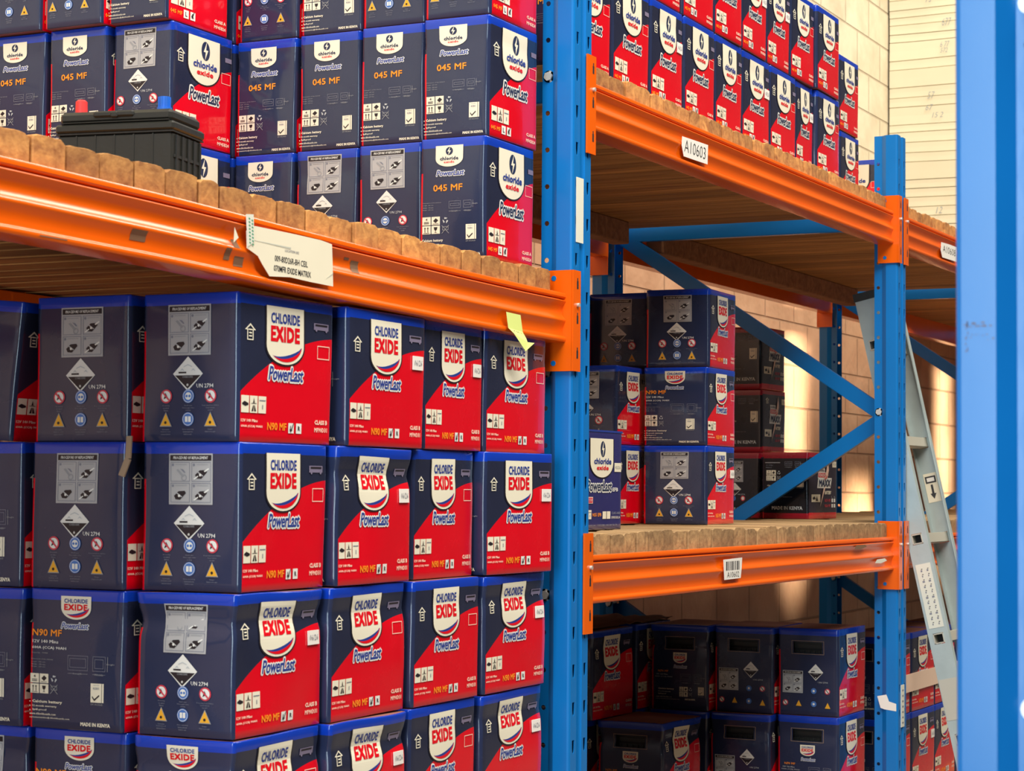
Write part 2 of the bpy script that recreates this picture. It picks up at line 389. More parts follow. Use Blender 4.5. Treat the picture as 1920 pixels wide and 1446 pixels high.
    def swoosh(s, sd, u0, u1, vs_, v1, lay):
        uc, hw = (u0+u1)/2, (u1-u0)/2
        def edge(t):  # t 0..1 : point on the shield's lower rim from lower left round to the right shoulder
            a = math.radians(222+t*(352-222)); return (uc+hw*.93*math.cos(a), vs_+(v1-vs_)*.93*(-math.sin(a)))
        N = 14; wid = lambda t: math.sin(min(1, t*1.15)*PI)**.8 if t < .87 else max(0, (1-t)/.13)*.35
        outer = [edge(k/N) for k in range(N+1)]
        inner1 = [(x-(.03+.10*wid(k/N))*hw, y-(.52*math.sin(PI*min(1, (k/N)**1.1))**.8)*(v1-vs_)*.62) for k, (x, y) in enumerate(outer)]
        mid = [((a[0]+b[0])/2, a[1]*.45+b[1]*.55) for a, b in zip(outer, inner1)]
        for k in range(N):
            s.poly(sd, [outer[k], outer[k+1], mid[k+1], mid[k]], 'ink_red', lay)
            s.poly(sd, [mid[k], mid[k+1], inner1[k+1], inner1[k]], 'ink_logo_blue', lay)
    def bolt_disc(s, sd, u, v, r, col, bg, lay, sx=1.):
        s.disc(sd, u, v, r, col, lay, sx, 24); D = (s.L if sd == 'F' else s.W)
        for pts in ([(.25, 1.02), (-.55, -.12), (-.02, -.12), (.1, .35)], [(-.25, -1.02), (.55, .12), (.02, .12), (-.1, -.35)]):
            s.poly(sd, [(u+sx*r*x/D, v-r*y/s.H) for x, y in pts], bg, lay+1)
    def warn_signs(s, cols, v1, v2, r, tiny=True):
        def sign(k, u, v):
            if k == 'no':
                s.disc('E', u, v, r, 'ink_sign_red', 1); s.disc('E', u, v, r*.78, 'ink_white', 2)
                s.poly('E', [(u-.4*r/s.W, v+.45*r/s.H), (u-.1*r/s.W, v-.5*r/s.H), (u+.25*r/s.W, v+.1*r/s.H)], 'ink_dark', 3)
                s.poly('E', [(u-.62*r/s.W, v-.45*r/s.H), (u-.45*r/s.W, v-.62*r/s.H), (u+.62*r/s.W, v+.45*r/s.H), (u+.45*r/s.W, v+.62*r/s.H)], 'ink_sign_red', 4)
            elif k == 'eye':
                s.disc('E', u, v, r, 'ink_sign_blue', 1); s.disc('E', u, v, r*.9, 'ink_white', 2, ring=r*.07); s.disc('E', u, v, r*.55, 'ink_white', 2)
                s.disc('E', u-.25*r/s.W, v, r*.2, 'ink_sign_blue', 3, n=8); s.disc('E', u+.25*r/s.W, v, r*.2, 'ink_sign_blue', 3, n=8)
            elif k == 'book':
                s.disc('E', u, v, r, 'ink_sign_blue', 1); s.disc('E', u, v, r*.9, 'ink_white', 2, ring=r*.07)
                s.rect('E', u-.5*r/s.W, u-.06*r/s.W, v-.4*r/s.H, v+.4*r/s.H, 'ink_white', 2); s.rect('E', u+.06*r/s.W, u+.5*r/s.W, v-.4*r/s.H, v+.4*r/s.H, 'ink_white', 2)
            elif k == 'tri':
                q = 1.05*r
                s.poly('E', [(u-q/s.W, v+q/s.H), (u+q/s.W, v+q/s.H), (u, v-q/s.H)], 'ink_grey', 1)
                s.poly('E', [(u-.84*q/s.W, v+.88*q/s.H), (u+.84*q/s.W, v+.88*q/s.H), (u, v-.78*q/s.H)], 'ink_sign_yellow', 2)
                s.disc('E', u, v+.45*q/s.H, q*.22, 'ink_dark', 3, n=6)
        lines = {'no': ['No smoking', 'no naked', 'flames'], 'eye': ['Shield eyes', 'Wear goggles when', 'working'], 'kid': ['Keep away from children', 'Keep battery', 'upright'],
                 'tri': ['Corrosive', 'battery acid', 'causes burns'], 'book': ['Note operating', 'instructions', 'before use'], 'gas': ['Danger', 'Explosive gas']}
        for (k, nm), u in zip((('no', 'no'), ('eye', 'eye'), ('no', 'kid')), cols):
            sign(k, u, v1)
            if tiny:
                for i, t in enumerate(lines[nm]):
                    w = .011*len(t)/2*(.9 if s.W > .16 else 1.0); s.text('E', t, u-w*.75, u+w*.75, v1+(r*1.25)/s.H+.016*i, v1+(r*1.25)/s.H+.016*i+.010, 'ink_dimgrey', 1, res=1)
        for (k, nm), u in zip((('tri', 'tri'), ('book', 'book'), ('tri', 'gas')), cols):
            sign(k, u, v2)
            if tiny:
                for i, t in enumerate(lines[nm]):
                    w = .011*len(t)/2; s.text('E', t, u-w*.75, u+w*.75, v2+(r*1.35)/s.H+.016*i, v2+(r*1.35)/s.H+.016*i+.010, 'ink_dimgrey', 1, res=1)
    def hazard(s, u, v, hw, hh, lay=0):
        s.poly('E', [(u-hw, v), (u, v+hh), (u+hw, v), (u, v-hh)], 'ink_white', lay)
        k = .86; s.poly('E', [(u-hw*k, v+.01), (u, v+hh*k), (u+hw*k, v+.01)], 'ink_dark', lay+1)
        s.text('E', 'CORROSIVE', u-hw*.36, u+hw*.36, v+.014, v+.014+hh*.12, 'ink_grey', lay+2, res=1, bold=.02)
        s.text('E', '8', u-hw*.07, u+hw*.07, v+hh*.56, v+hh*.72, 'ink_white', lay+2, res=1, bold=.03)
        s.poly('E', [(u-hw*.62, v-.003), (u-hw*.1, v-.003), (u-hw*.1, v-.014), (u-hw*.62, v-.014)], 'ink_dark', lay+1)
        for sx, rr in ((-.38, .5), (.36, .62)):   # pouring drops and the hand
            s.poly('E', [(u+hw*(sx-.14), v-hh*.16), (u+hw*(sx-.02), v-hh*.30), (u+hw*(sx+.02), v-hh*.30), (u+hw*(sx+.15), v-hh*.14), (u+hw*sx, v-hh*.22)], 'ink_steel', lay+1)
        s.poly('E', [(u-hw*.3, v-hh*.42), (u, v-hh*.55), (u+hw*.3, v-hh*.42), (u+hw*.28, v-hh*.38), (u, v-hh*.49), (u-hw*.28, v-hh*.38)], 'ink_steel', lay+1)
    def panel(s, u0, u1, v0, v1, mat='ink_panel'):
        du, dv = u1-u0, v1-v0
        s.rect('E', u0, u1, v0, v1, mat, 0); s.rect('E', u0+.03*du, u1-.03*du, v0+.03*dv, v0+.14*dv, 'ink_dark', 1)
        s.text('E', 'PROCEDURE OF REPLACEMENT', u0+.10*du, u1-.10*du, v0+.055*dv, v0+.115*dv, 'ink_white', 2, bold=.02, shear=.2, res=1)
        for i in range(2):
            for j in range(2):
                a, b = u0+du*(.04+.48*i), u0+du*(.48+.48*i); c, d = v0+dv*(.17+.41*j), v0+dv*(.55+.41*j)
                s.frame('E', a, b, c, d, .0009, 'ink_dimgrey', 1); w, h = b-a, d-c
                s.disc('E', a+.12*w, c+.14*h, .0022, 'ink_dimgrey', 1, n=8)
                s.rect('E', a+.25*w, a+.85*w, c+.11*h, c+.14*h, 'ink_grey', 1)
                if i == 0 and j == 0:
                    s.poly('E', [(a+.3*w, c+.40*h), (a+.4*w, c+.36*h), (a+.72*w, c+.72*h), (a+.62*w, c+.78*h)], 'ink_grey', 1)
                    s.disc('E', a+.70*w, c+.80*h, .0052, 'ink_grey', 1, ring=.0018, n=12)
                    s.poly('E', [(a+.5*w, c+.34*h), (a+.66*w, c+.38*h), (a+.78*w, c+.54*h), (a+.72*w, c+.56*h), (a+.6*w, c+.44*h)], 'ink_dimgrey', 1)
                else:
                    s.poly('E', [(a+.18*w, c+.66*h), (a+.42*w, c+.42*h), (a+.74*w, c+.40*h), (a+.80*w, c+.52*h), (a+.50*w, c+.86*h), (a+.26*w, c+.84*h)], 'ink_dark', 1)
                    s.poly('E', [(a+.30*w, c+.52*h), (a+.36*w, c+.50*h), (a+.62*w, c+.70*h), (a+.56*w, c+.74*h)], 'ink_panel', 2)
                    s.disc('E', a+.45*w, c+.66*h, .0022, 'ink_white', 2, n=8)
                    if i: s.poly('E', [(a+.10*w, c+.86*h), (a+.16*w, c+.90*h), (a+.36*w, c+.74*h), (a+.32*w, c+.70*h)], 'ink_white', 2); s.poly('E', [(a+.64*w, c+.46*h), (a+.70*w, c+.52*h), (a+.92*w, c+.36*h), (a+.88*w, c+.30*h)], 'ink_white', 2)
    def handling(s, sd, u0, v0, cu, cv):
        """2 x 2 white transport symbols and the recycling and bin signs"""
        for i in range(2):
            for j in range(2):
                a, b, c, d = u0+i*cu*1.1, u0+i*cu*1.1+cu, v0+j*cv*1.1, v0+j*cv*1.1+cv
                s.rect(sd, a, b, c, d, 'ink_cream', 0); w, h = b-a, d-c
                if (i, j) == (0, 0): s.text(sd, '4', a+.38*w, a+.62*w, c+.15*h, c+.45*h, 'ink_dark', 1, bold=.03, res=1); s.rect(sd, a+.2*w, b-.2*w, c+.6*h, c+.68*h, 'ink_dark', 1); s.rect(sd, a+.2*w, b-.2*w, c+.76*h, c+.84*h, 'ink_dark', 1)
                if (i, j) == (1, 0): s.poly(sd, [(a+.2*w, c+.5*h), (a+.52*w, c+.18*h), (a+.82*w, c+.45*h), (a+.5*w, c+.78*h)], 'ink_dark', 1); s.rect(sd, a+.15*w, b-.15*w, c+.85*h, c+.9*h, 'ink_dark', 1)
                if (i, j) == (0, 1):
                    for q in (.33, .67): s.rect(sd, a+(q-.04)*w, a+(q+.04)*w, c+.25*h, c+.78*h, 'ink_dark', 1); s.poly(sd, [(a+(q-.12)*w, c+.32*h), (a+(q+.12)*w, c+.32*h), (a+q*w, c+.13*h)], 'ink_dark', 1)
                    s.rect(sd, a+.15*w, b-.15*w, c+.84*h, c+.9*h, 'ink_dark', 1)
                if (i, j) == (1, 1): s.poly(sd, [(a+.28*w, c+.18*h), (a+.72*w, c+.18*h), (a+.66*w, c+.5*h), (a+.53*w, c+.6*h), (a+.53*w, c+.8*h), (a+.7*w, c+.86*h), (a+.3*w, c+.86*h), (a+.47*w, c+.8*h), (a+.47*w, c+.6*h), (a+.34*w, c+.5*h)], 'ink_dark', 1)
        D = s.L if sd == 'F' else s.W; rx = u0+2.75*cu; r = .5*cv*s.H*.85
        for k in range(3):
            a0 = PI/2+k*2*PI/3
            s.poly(sd, [(rx+r*.95*math.cos(a0+q)/D*m, v0+.5*cv-r*.95*math.sin(a0+q)/s.H*m) for q, m in ((-.75, 1), (.35, 1), (.75, .55), (-.6, .55))], 'ink_steel', 0)
        ry = v0+1.6*cv
        s.frame(sd, rx-.35*cu, rx+.35*cu, ry-.35*cv, ry+.1*cv, .0008, 'ink_grey', 0)
        s.poly(sd, [(rx-.45*cu, ry-.5*cv), (rx-.38*cu, ry-.5*cv), (rx+.45*cu, ry+.5*cv), (rx+.38*cu, ry+.5*cv)], 'ink_grey', 1)
        s.poly(sd, [(rx+.45*cu, ry-.5*cv), (rx+.38*cu, ry-.5*cv), (rx-.45*cu, ry+.5*cv), (rx-.38*cu, ry+.5*cv)], 'ink_grey', 1)
    def cert(s, sd, u0, u1, v0, v1):
        w, h = u1-u0, v1-v0
        s.rect(sd, u0, u1, v0, v1, 'ink_cream', 0); s.rect(sd, u0+.84*w, u0+.87*w, v0, v1, 'ink_dark', 1)
        s.text(sd, 'KEBS', u0+.2*w, u0+.66*w, v0+.2*h, v0+.32*h, 'ink_dimgrey', 1, bold=.02, res=1)
        s.rect(sd, u0+.2*w, u0+.66*w, v0+.08*h, v0+.1*h, 'ink_grey', 1)
        s.poly(sd, [(u0+.14*w, v0+.66*h), (u0+.3*w, v0+.82*h), (u0+.66*w, v0+.58*h), (u0+.68*w, v0+.66*h), (u0+.3*w, v0+.92*h), (u0+.12*w, v0+.74*h)], 'ink_dark', 1)
        s.text(sd, 'SM 40246D', u0, u1-.05*w, v1+.008, v1+.02, 'ink_grey', 0, res=1)
    def powerlast(s, sd, u0, u1, v0, v1, inner='ink_logo_blue'):
        h = (v1-v0)*s.H
        s.text(sd, 'PowerLast', u0, u1, v0, v1, 'ink_white', 0, shear=.25, gap=.95, halo=h*.13)
        s.text(sd, 'PowerLast', u0, u1, v0, v1, inner, 1, bold=.025, shear=.25, gap=.95)
    def old_logo(s, sd, u0, u1, v0, vs_, v1, big=True):
        g = .012 if big else .0
        if big: s.shield(sd, u0-.012, u1+.014, v0, vs_+.004, v1+.012, 'ink_dark', 0)
        s.shield(sd, u0, u1, v0, vs_, v1, 'ink_cream', 1)
        w = u1-u0; h = v1-v0
        s.text(sd, 'CHLORIDE', u0+.11*w, u1-.11*w, v0+.11*h, v0+.30*h, 'ink_logo_blue', 2, bold=.042, gap=1.06)
        s.text(sd, 'EXIDE', u0+.10*w, u1-.11*w, v0+.335*h, v0+.62*h, 'ink_red', 2, bold=.062, gap=1.08)
        s.swoosh(sd, u0+.02*w, u1-.02*w, vs_-.01, v1-.008, 2)
    def new_logo(s, sd, u0, u1, v0, vs_, v1, big=True):
        if big: s.shield(sd, u0-.014, u1+.02, v0, vs_+.004, v1+.01, 'ink_dark', 0)
        s.shield(sd, u0, u1, v0, vs_, v1, 'ink_cream', 1)
        w = u1-u0; h = v1-v0; D = s.L if sd == 'F' else s.W
        if big:
            s.bolt_disc(sd, u0+.54*w, v0+.27*h, .205*h*s.H, 'ink_navy', 'ink_cream', 2, sx=.75)
            s.text(sd, 'chloride', u0+.15*w, u1-.10*w, v0+.50*h, v0+.66*h, 'ink_logo_blue', 3, bold=.045)
            s.text(sd, 'exide', u0+.26*w, u1-.22*w, v0+.69*h, v0+.81*h, 'ink_red', 3, bold=.05)
        else:
            s.bolt_disc(sd, u0+.5*w, v0+.27*h, .19*h*s.H, 'ink_navy', 'ink_cream', 2)
            s.text(sd, 'chloride', u0+.16*w, u1-.16*w, v0+.52*h, v0+.70*h, 'ink_navy', 3, bold=.04, res=1)
            s.text(sd, 'exide', u0+.3*w, u1-.3*w, v0+.72*h, v0+.84*h, 'ink_red', 3, bold=.05, res=1)
    def arrow(s, u0, u1, v0, v1, mat='ink_cream'):
        w, h = u1-u0, v1-v0; uc = (u0+u1)/2
        s.poly('F', [(u0, v0+.38*h), (uc, v0), (u1, v0+.38*h), (u1-.14*w, v0+.38*h), (uc, v0+.12*h), (u0+.14*w, v0+.38*h)], mat, 0)
        s.rect('F', u0+.02*w, u1-.02*w, v0+.35*h, v0+.40*h, mat, 0)
        s.rect('F', u0+.2*w, u0+.28*w, v0+.38*h, v1, mat, 0); s.rect('F', u1-.28*w, u1-.2*w, v0+.38*h, v1, mat, 0); s.rect('F', u0+.2*w, u1-.2*w, v1-.06*h, v1, mat, 0)
        for k in range(3): s.rect('F', uc-.14*w, uc+.14*w, v0+(.34+.19*k)*h, v0+(.42+.19*k)*h, mat, 1)
    def icons3(s, u0, u1, v0, v1):
        w = (u1-u0)/3
        for k in range(3):
            a, b = u0+k*w+.02*w, u0+(k+1)*w-.08*w; h = v1-v0; q = b-a
            s.rect('F', a, b, v0, v1, 'ink_cream', 0)
            if k == 0: s.poly('F', [(a+.1*q, v0+.45*h), (a+.4*q, v0+.33*h), (a+.9*q, v0+.45*h), (a+.9*q, v0+.55*h), (a+.5*q, v0+.62*h), (a+.1*q, v0+.52*h)], 'ink_dark', 1)
            if k == 1:
                s.poly('F', [(a+.2*q, v0+.9*h), (a+.4*q, v0+.55*h), (a+.47*q, v0+.55*h), (a+.44*q, v0+.9*h)], 'ink_dark', 1); s.poly('F', [(a+.8*q, v0+.9*h), (a+.6*q, v0+.55*h), (a+.53*q, v0+.55*h), (a+.56*q, v0+.9*h)], 'ink_dark', 1)
                s.poly('F', [(a+.5*q, v0+.1*h), (a+.62*q, v0+.45*h), (a+.5*q, v0+.38*h), (a+.38*q, v0+.45*h)], 'ink_dark', 1); s.rect('F', a+.15*q, a+.85*q, v0+.43*h, v0+.46*h, 'ink_dark', 1)
            if k == 2: s.rect('F', a+.1*q, a+.9*q, v0+.22*h, v0+.28*h, 'ink_dimgrey', 1); s.rect('F', a+.48*q, a+.6*q, v0+.5*h, v0+.75*h, 'ink_grey', 1)
    def front_large(s, model='N90 MF', code='MF90D31', cls='CLASS B'):
        s.old_logo('F', .275, .665, .068, .33, .462)
        s.powerlast('F', .30, .665, .478, .575)
        s.arrow(.062, .165, .205, .318)
        s.rect('F', .775, .935, .148, .195, 'ink_mauve', 0); s.rect('F', .79, .92, .155, .168, 'ink_dark', 1); s.disc('F', .80, .195, .003, 'ink_mauve', 1, n=8); s.disc('F', .91, .195, .003, 'ink_mauve', 1, n=8)
        s.frame('F', .815, .950, .305, .40, .0014, 'ink_peach', 0)
        s.icons3(.026, .29, .69, .805)
        s.text('F', '12V 140 Mins', .028, .20, .845, .868, 'ink_peach', 0, bold=.06, res=1); s.text('F', '600A (CCA) 90AH', .028, .25, .885, .908, 'ink_peach', 0, bold=.06, res=1)
        s.text('F', model, .30, .50, .862, .915, 'ink_orange', 0, bold=.03)
        for k, t in enumerate('LR'):
            a = .52+k*.082; s.rect('F', a, a+.058, .86, .93, 'ink_white', 0); s.text('F', t, a+.018, a+.042, .878, .912, 'ink_dark', 1, bold=.03, res=1)
        s.poly('F', [(.53, .905), (.545, .925), (.575, .862), (.57, .858), (.545, .905), (.537, .895)], 'ink_dark', 2)
        s.text('F', cls, .805, .95, .828, .862, 'ink_peach', 0, bold=.06, res=1); s.text('F', code, .805, .95, .882, .915, 'ink_peach', 0, bold=.035, res=1)
    def front_small(s):
        s.new_logo('F', .25, .765, .068, .30, .47)
        s.powerlast('F', .27, .77, .51, .62, inner='ink_navy')
        s.arrow(.07, .20, .205, .325)
        s.rect('F', .86, .97, .175, .215, 'ink_mauve', 0)
        s.frame('F', .80, .955, .315, .41, .0011, 'ink_peach', 0)
        s.icons3(.055, .40, .745, .865)
        s.text('F', '045 MF', .05, .235, .905, .94, 'ink_orange', 0, bold=.03, res=1)
        for k, t in enumerate('LR'):
            a = .255+k*.105; s.rect('F', a, a+.08, .885, .955, 'ink_white', 0); s.text('F', t, a+.025, a+.055, .90, .94, 'ink_dark', 1, bold=.03, res=1)
        s.poly('F', [(.372, .92), (.39, .945), (.42, .885), (.413, .88), (.39, .92), (.38, .912)], 'ink_dark', 2)
        s.text('F', 'CLASS A', .755, .95, .875, .905, 'ink_peach', 0, bold=.06, res=1); s.text('F', 'MF45B24', .755, .95, .925, .955, 'ink_peach', 0, bold=.04, res=1)
    def end_proc(s):
        s.panel(.278, .72, .078, .42)
        s.hazard(.485, .545, .155, .117)
        s.text('E', 'UN 2794', .575, .752, .612, .64, 'ink_white', 0, bold=.015, res=1)
        s.warn_signs((.265, .495, .725), .695, .85, .0108 if s.W > .16 else .0090)
    def end_proc_small(s):
        s.panel(.19, .735, .045, .375)
        s.hazard(.445, .485, .165, .095)
        s.text('E', 'UN 2794', .50, .69, .567, .588, 'ink_steel', 0, bold=.01, res=1)
        s.warn_signs((.15, .43, .71), .645, .815, .0098)
    def drawings(s, u0, u1, u2_, u3, v0, v1):
        for a, b, t in ((u0, u1, 'Length'), (u2_, u3, 'Width')):
            s.frame('E', a, b, v0, v1, .0006, 'ink_dimgrey', 0); s.frame('E', a+.02, b-.02, v0+.02, v1-.02, .0006, 'ink_dimgrey', 0)
            s.rect('E', a, b, v1+.022, v1+.024, 'ink_grey', 0); s.text('E', t, (a+b)/2-.045, (a+b)/2+.045, v1+.017, v1+.031, 'ink_grey', 1, res=1)
        s.rect('E', u3+.02, u3+.024, v0, v1, 'ink_grey', 0); s.text('E', 'Height', u3+.015, u3+.095, (v0+v1)/2-.006, (v0+v1)/2+.008, 'ink_grey', 1, res=1)
    def info_text(s, v):
        s.text('E', 'Calcium battery', .04, .37, v, v+.027, 'ink_cream', 0, bold=.035, res=1)
        s.text('E', '12 month warranty', .04, .31, v+.036, v+.054, 'ink_cream', 0, bold=.03, res=1)
        s.text('E', 'Spill-proof', .04, .20, v+.063, v+.081, 'ink_cream', 0, bold=.03, res=1)
        for k in range(3): s.disc('E', .015, v+.014+.031*k, .0011, 'ink_cream', 0, n=6)
        s.text('E', 'www.chlorideexide.com', .01, .30, v+.092, v+.108, 'ink_cream', 0, bold=.02, res=1)
        s.text('E', 'customerservice@chlorideexide.com', .01, .45, v+.119, v+.135, 'ink_cream', 0, bold=.01, res=1)
    def end_info(s):
        s.old_logo('E', .345, .655, .048, .13, .215, big=False)
        s.powerlast('E', .352, .635, .238, .282)
        s.text('E', 'N90 MF', .035, .36, .292, .342, 'ink_orange', 0, bold=.025)
        s.text('E', '12V 140 Mins', .04, .325, .368, .392, 'ink_white', 0, bold=.02, res=1)
        s.text('E', '600A (CCA) 90AH', .035, .41, .414, .44, 'ink_white', 0, bold=.02, res=1)
        s.text('E', 'Capacity : 90AH', .03, .21, .458, .47, 'ink_grey', 0, res=1); s.text('E', 'Dimension of the battery', .03, .27, .503, .515, 'ink_grey', 0, res=1)
        for k, t in enumerate(('Length : 305 mm', 'Width : 173 mm', 'Height : 225 mm')): s.text('E', t, .03, .185, .525+k*.017, .535+k*.017, 'ink_grey', 0, res=1)
        s.drawings(.43, .64, .69, .82, .47, .575)
        s.handling('E', .02, .612, .095, .067); s.cert('E', .675, .81, .66, .795)
        s.info_text(.80); s.text('E', 'MADE IN KENYA', .57, .88, .94, .967, 'ink_cream', 0, bold=.045, res=1)
    def end_info_small(s):
        s.new_logo('E', .245, .665, .065, .17, .24, big=False)
        s.powerlast('E', .26, .69, .268, .315)
        s.text('E', '045 MF', .215, .665, .385, .44, 'ink_orange', 0, bold=.025)
        for k, t in enumerate(('Dimension of the battery', 'Length : 200 mm', 'Width : 129 mm', 'Height : 225 mm')): s.text('E', t, .055, (.34 if k == 0 else .22), .528+k*.019, .538+k*.019, 'ink_grey', 0, res=1)
        s.drawings(.46, .64, .68, .80, .525, .585)
        s.handling('E', .05, .648, .13, .067); s.cert('E', .715, .87, .722, .845)
        s.info_text(.832); s.text('E', 'MADE IN KENYA', .62, .93, .955, .978, 'ink_cream', 0, bold=.045, res=1)
    def end_handle_proc(s):
        s.frame('E', HOLE[0]-.012, HOLE[1]+.012, HOLE[2]-.012, HOLE[3]+.012, .0011, 'cardboard', 0)
        s.panel(.075, .41, .49, .745, 'ink_steel'); s.hazard(.62, .50, .125, .095)
        s.text('E', 'UN 2794', .66, .82, .605, .623, 'ink_steel', 0, bold=.01, res=1)
        for k, (u, v) in zip(('eye', 'no', 'no', 'tri', 'book', 'tri'), ((.59, .715), (.815, .715), (.125, .86), (.345, .86), (.59, .865), (.82, .875))):
            r = .0085
            if k == 'tri': s.poly('E', [(u-r/s.W, v+r/s.H), (u+r/s.W, v+r/s.H), (u, v-r/s.H)], 'ink_sign_yellow', 1)
            elif k == 'no': s.disc('E', u, v, r, 'ink_sign_red', 1); s.disc('E', u, v, r*.7, 'ink_white', 2); s.poly('E', [(u-.03, v-.02), (u-.02, v-.025), (u+.03, v+.02), (u+.02, v+.025)], 'ink_dark', 3)
            else: s.disc('E', u, v, r, 'ink_sign_blue', 1); s.disc('E', u, v, r*.4, 'ink_white', 2)
    def end_handle_info(s):
        s.frame('E', HOLE[0]-.012, HOLE[1]+.012, HOLE[2]-.012, HOLE[3]+.012, .0011, 'cardboard', 0)
        s.old_logo('E', .385, .625, .33, .40, .455, big=False); s.powerlast('E', .40, .63, .477, .513)
        s.text('E', 'N70 MF', .12, .30, .54, .565, 'ink_orange', 0, bold=.02, res=1)
        s.text('E', '12V 120 Mins', .09, .29, .583, .60, 'ink_steel', 0, bold=.01, res=1); s.text('E', '500A (CCA) 70AH', .07, .37, .612, .63, 'ink_steel', 0, bold=.01, res=1)
        s.drawings(.52, .70, .76, .86, .58, .66)
        s.handling('E', .50, .73, .072, .055); s.cert('E', .83, .93, .725, .82)
        s.text('E', 'Calcium battery', .12, .40, .75, .775, 'ink_cream', 0, bold=.03, res=1); s.text('E', '12 month warranty', .12, .34, .787, .803, 'ink_cream', 0, bold=.02, res=1)
        s.text('E', 'Spill-proof', .12, .26, .813, .83, 'ink_cream', 0, bold=.02, res=1); s.text('E', 'www.chlorideexide.com', .08, .36, .848, .862, 'ink_cream', 0, res=1)
        s.text('E', 'customerservice@chlorideexide.com', .08, .50, .873, .887, 'ink_cream', 0, res=1); s.text('E', 'MADE IN KENYA', .60, .78, .865, .885, 'ink_cream', 0, bold=.03, res=1)
    def front_maxx(s):
        s.text('F', 'EXIDE', .345, .545, .325, .375, 'ink_white', 0, bold=.12, res=1)
        s.rect('F', .33, .56, .235, .30, 'ink_white', 0); s.text('F', 'CHLORIDE', .35, .54, .25, .285, 'ink_navy', 1, bold=.03, res=1)
        s.poly('F', [(.315, .385), (.33, .295), (.64, .295), (.62, .385)], 'ink_white', 0); s.poly('F', [(.33, .372), (.342, .305), (.62, .305), (.605, .372)], 'ink_red', 1)
        s.text('F', 'EXIDE', .36, .58, .315, .362, 'ink_white', 2, bold=.03, res=1)
        s.poly('F', [(.29, .535), (.33, .38), (.80, .38), (.75, .535)], 'ink_white', 0); s.text('F', 'MAXX', .34, .75, .40, .515, 'ink_navy', 3, bold=.05, shear=.12)
        s.poly('F', [(.665, .085), (.60, .38), (.50, .38), (.655, .34)], 'ink_peach', 4); s.poly('F', [(.68, .27), (.60, .38), (.50, .42), (.64, .33)], 'ink_red', 5)
        s.poly('F', [(.57, .50), (.50, .535), (.38, .83), (.52, .60)], 'ink_peach', 4); s.poly('F', [(.665, .085), (.57, .32), (.62, .40), (.68, .26)], 'ink_peach', 4)
        s.text('F', 'BATTERY', .56, .78, .575, .63, 'ink_cream', 0, bold=.06, res=1)
        s.rect('F', .10, .40, .63, .745, 'ink_cream', 0); s.poly('F', [(.13, .68), (.2, .66), (.24, .70), (.15, .71)], 'ink_dark', 1); s.poly('F', [(.24, .73), (.28, .65), (.32, .73)], 'ink_dark', 1)
        s.arrow(.14, .28, .12, .215); s.rect('F', .82, .96, .125, .215, 'ink_cream', 0); s.text('F', '05/26', .84, .94, .15, .185, 'ink_dimgrey', 1, res=1)
        s.text('F', 'L  R', .80, .93, .655, .685, 'ink_grey', 0, res=1)
        for v, t in ((.72, 'NS70 MF'), (.80, 'NS60 MF')):
            s.text('F', t, .56, .76, v-.02, v+.025, 'ink_sign_red', 0, bold=.02, res=1)
            s.rect('F', .80, .85, v-.025, v+.03, 'ink_white', 0); s.rect('F', .88, .93, v-.025, v+.03, 'ink_white', 0)
    def end_maxx_info(s):
        s.rect('E', .07, .40, .15, .162, 'ink_grey', 0); s.text('E', '12V 100 Mins', .09, .24, .185, .205, 'ink_dimgrey', 0, res=1); s.text('E', 'NS60', .09, .22, .22, .24, 'ink_dimgrey', 0, res=1)
        s.drawings(.50, .66, .72, .82, .14, .20)
        s.handling('E', .10, .27, .10, .075); s.cert('E', .755, .91, .345, .52)
        s.text('E', 'Calcium battery', .12, .46, .49, .52, 'ink_cream', 0, bold=.03, res=1); s.text('E', '12 month warranty', .12, .42, .54, .56, 'ink_grey', 0, bold=.02, res=1)
        s.text('E', 'Spill-proof', .12, .26, .58, .60, 'ink_grey', 0, bold=.02, res=1); s.text('E', 'www.chlorideexide.com', .09, .40, .625, .64, 'ink_grey', 0, res=1)
        s.text('E', 'customerservice@chlorideexide.com', .09, .66, .665, .68, 'ink_grey', 0, res=1)
        s.text('E', 'MADE IN KENYA', .22, .88, .81, .865, 'ink_steel', 0, bold=.045, res=1)
    def end_maxx_proc(s):
        s.panel(.25, .62, .13, .45); s.hazard(.44, .56, .14, .10); s.text('E', 'UN 2794', .50, .66, .63, .65, 'ink_steel', 0, res=1)
        s.disc('E', .62, .70, .008, 'ink_sign_red', 1); s.disc('E', .62, .70, .005, 'ink_white', 2); s.disc('E', .42, .70, .008, 'ink_sign_blue', 1); s.disc('E', .22, .70, .008, 'ink_sign_red', 1)
        s.text('E', 'MADE IN KENYA', .25, .85, .84, .875, 'ink_steel', 0, bold=.045, res=1)
    def front_blue(s):
        s.new_logo('F', .225, .765, .085, .32, .475); s.powerlast('F', .14, .74, .505, .615, inner='ink_navy')
        s.text('F', 'EFB', .76, .90, .575, .615, 'ink_white', 0, bold=.05, res=1); s.arrow(.03, .16, .265, .365)
        s.rect('F', .80, .97, .325, .415, 'ink_cream', 0); s.text('F', '02/26', .82, .95, .355, .385, 'ink_dimgrey', 1, res=1)
        s.disc('F', .04, .70, .014, 'ink_white', 0); s.text('F', 'NEW', .01, .075, .69, .71, 'ink_dark', 1, res=1)
        s.rect('F', .10, .29, .67, .735, 'ink_peach', 0); s.rect('F', .11, .28, .678, .728, 'ink_sign_red', 1); s.text('F', 'START STOP', .12, .27, .69, .715, 'ink_white', 2, res=1)
        s.icons3(.0, .27, .80, .89); s.text('F', 'N55 EFB', .29, .50, .83, .865, 'ink_orange', 0, bold=.03, res=1)
        for a in (.53, .63): s.rect('F', a, a+.085, .815, .89, 'ink_cream', 0)
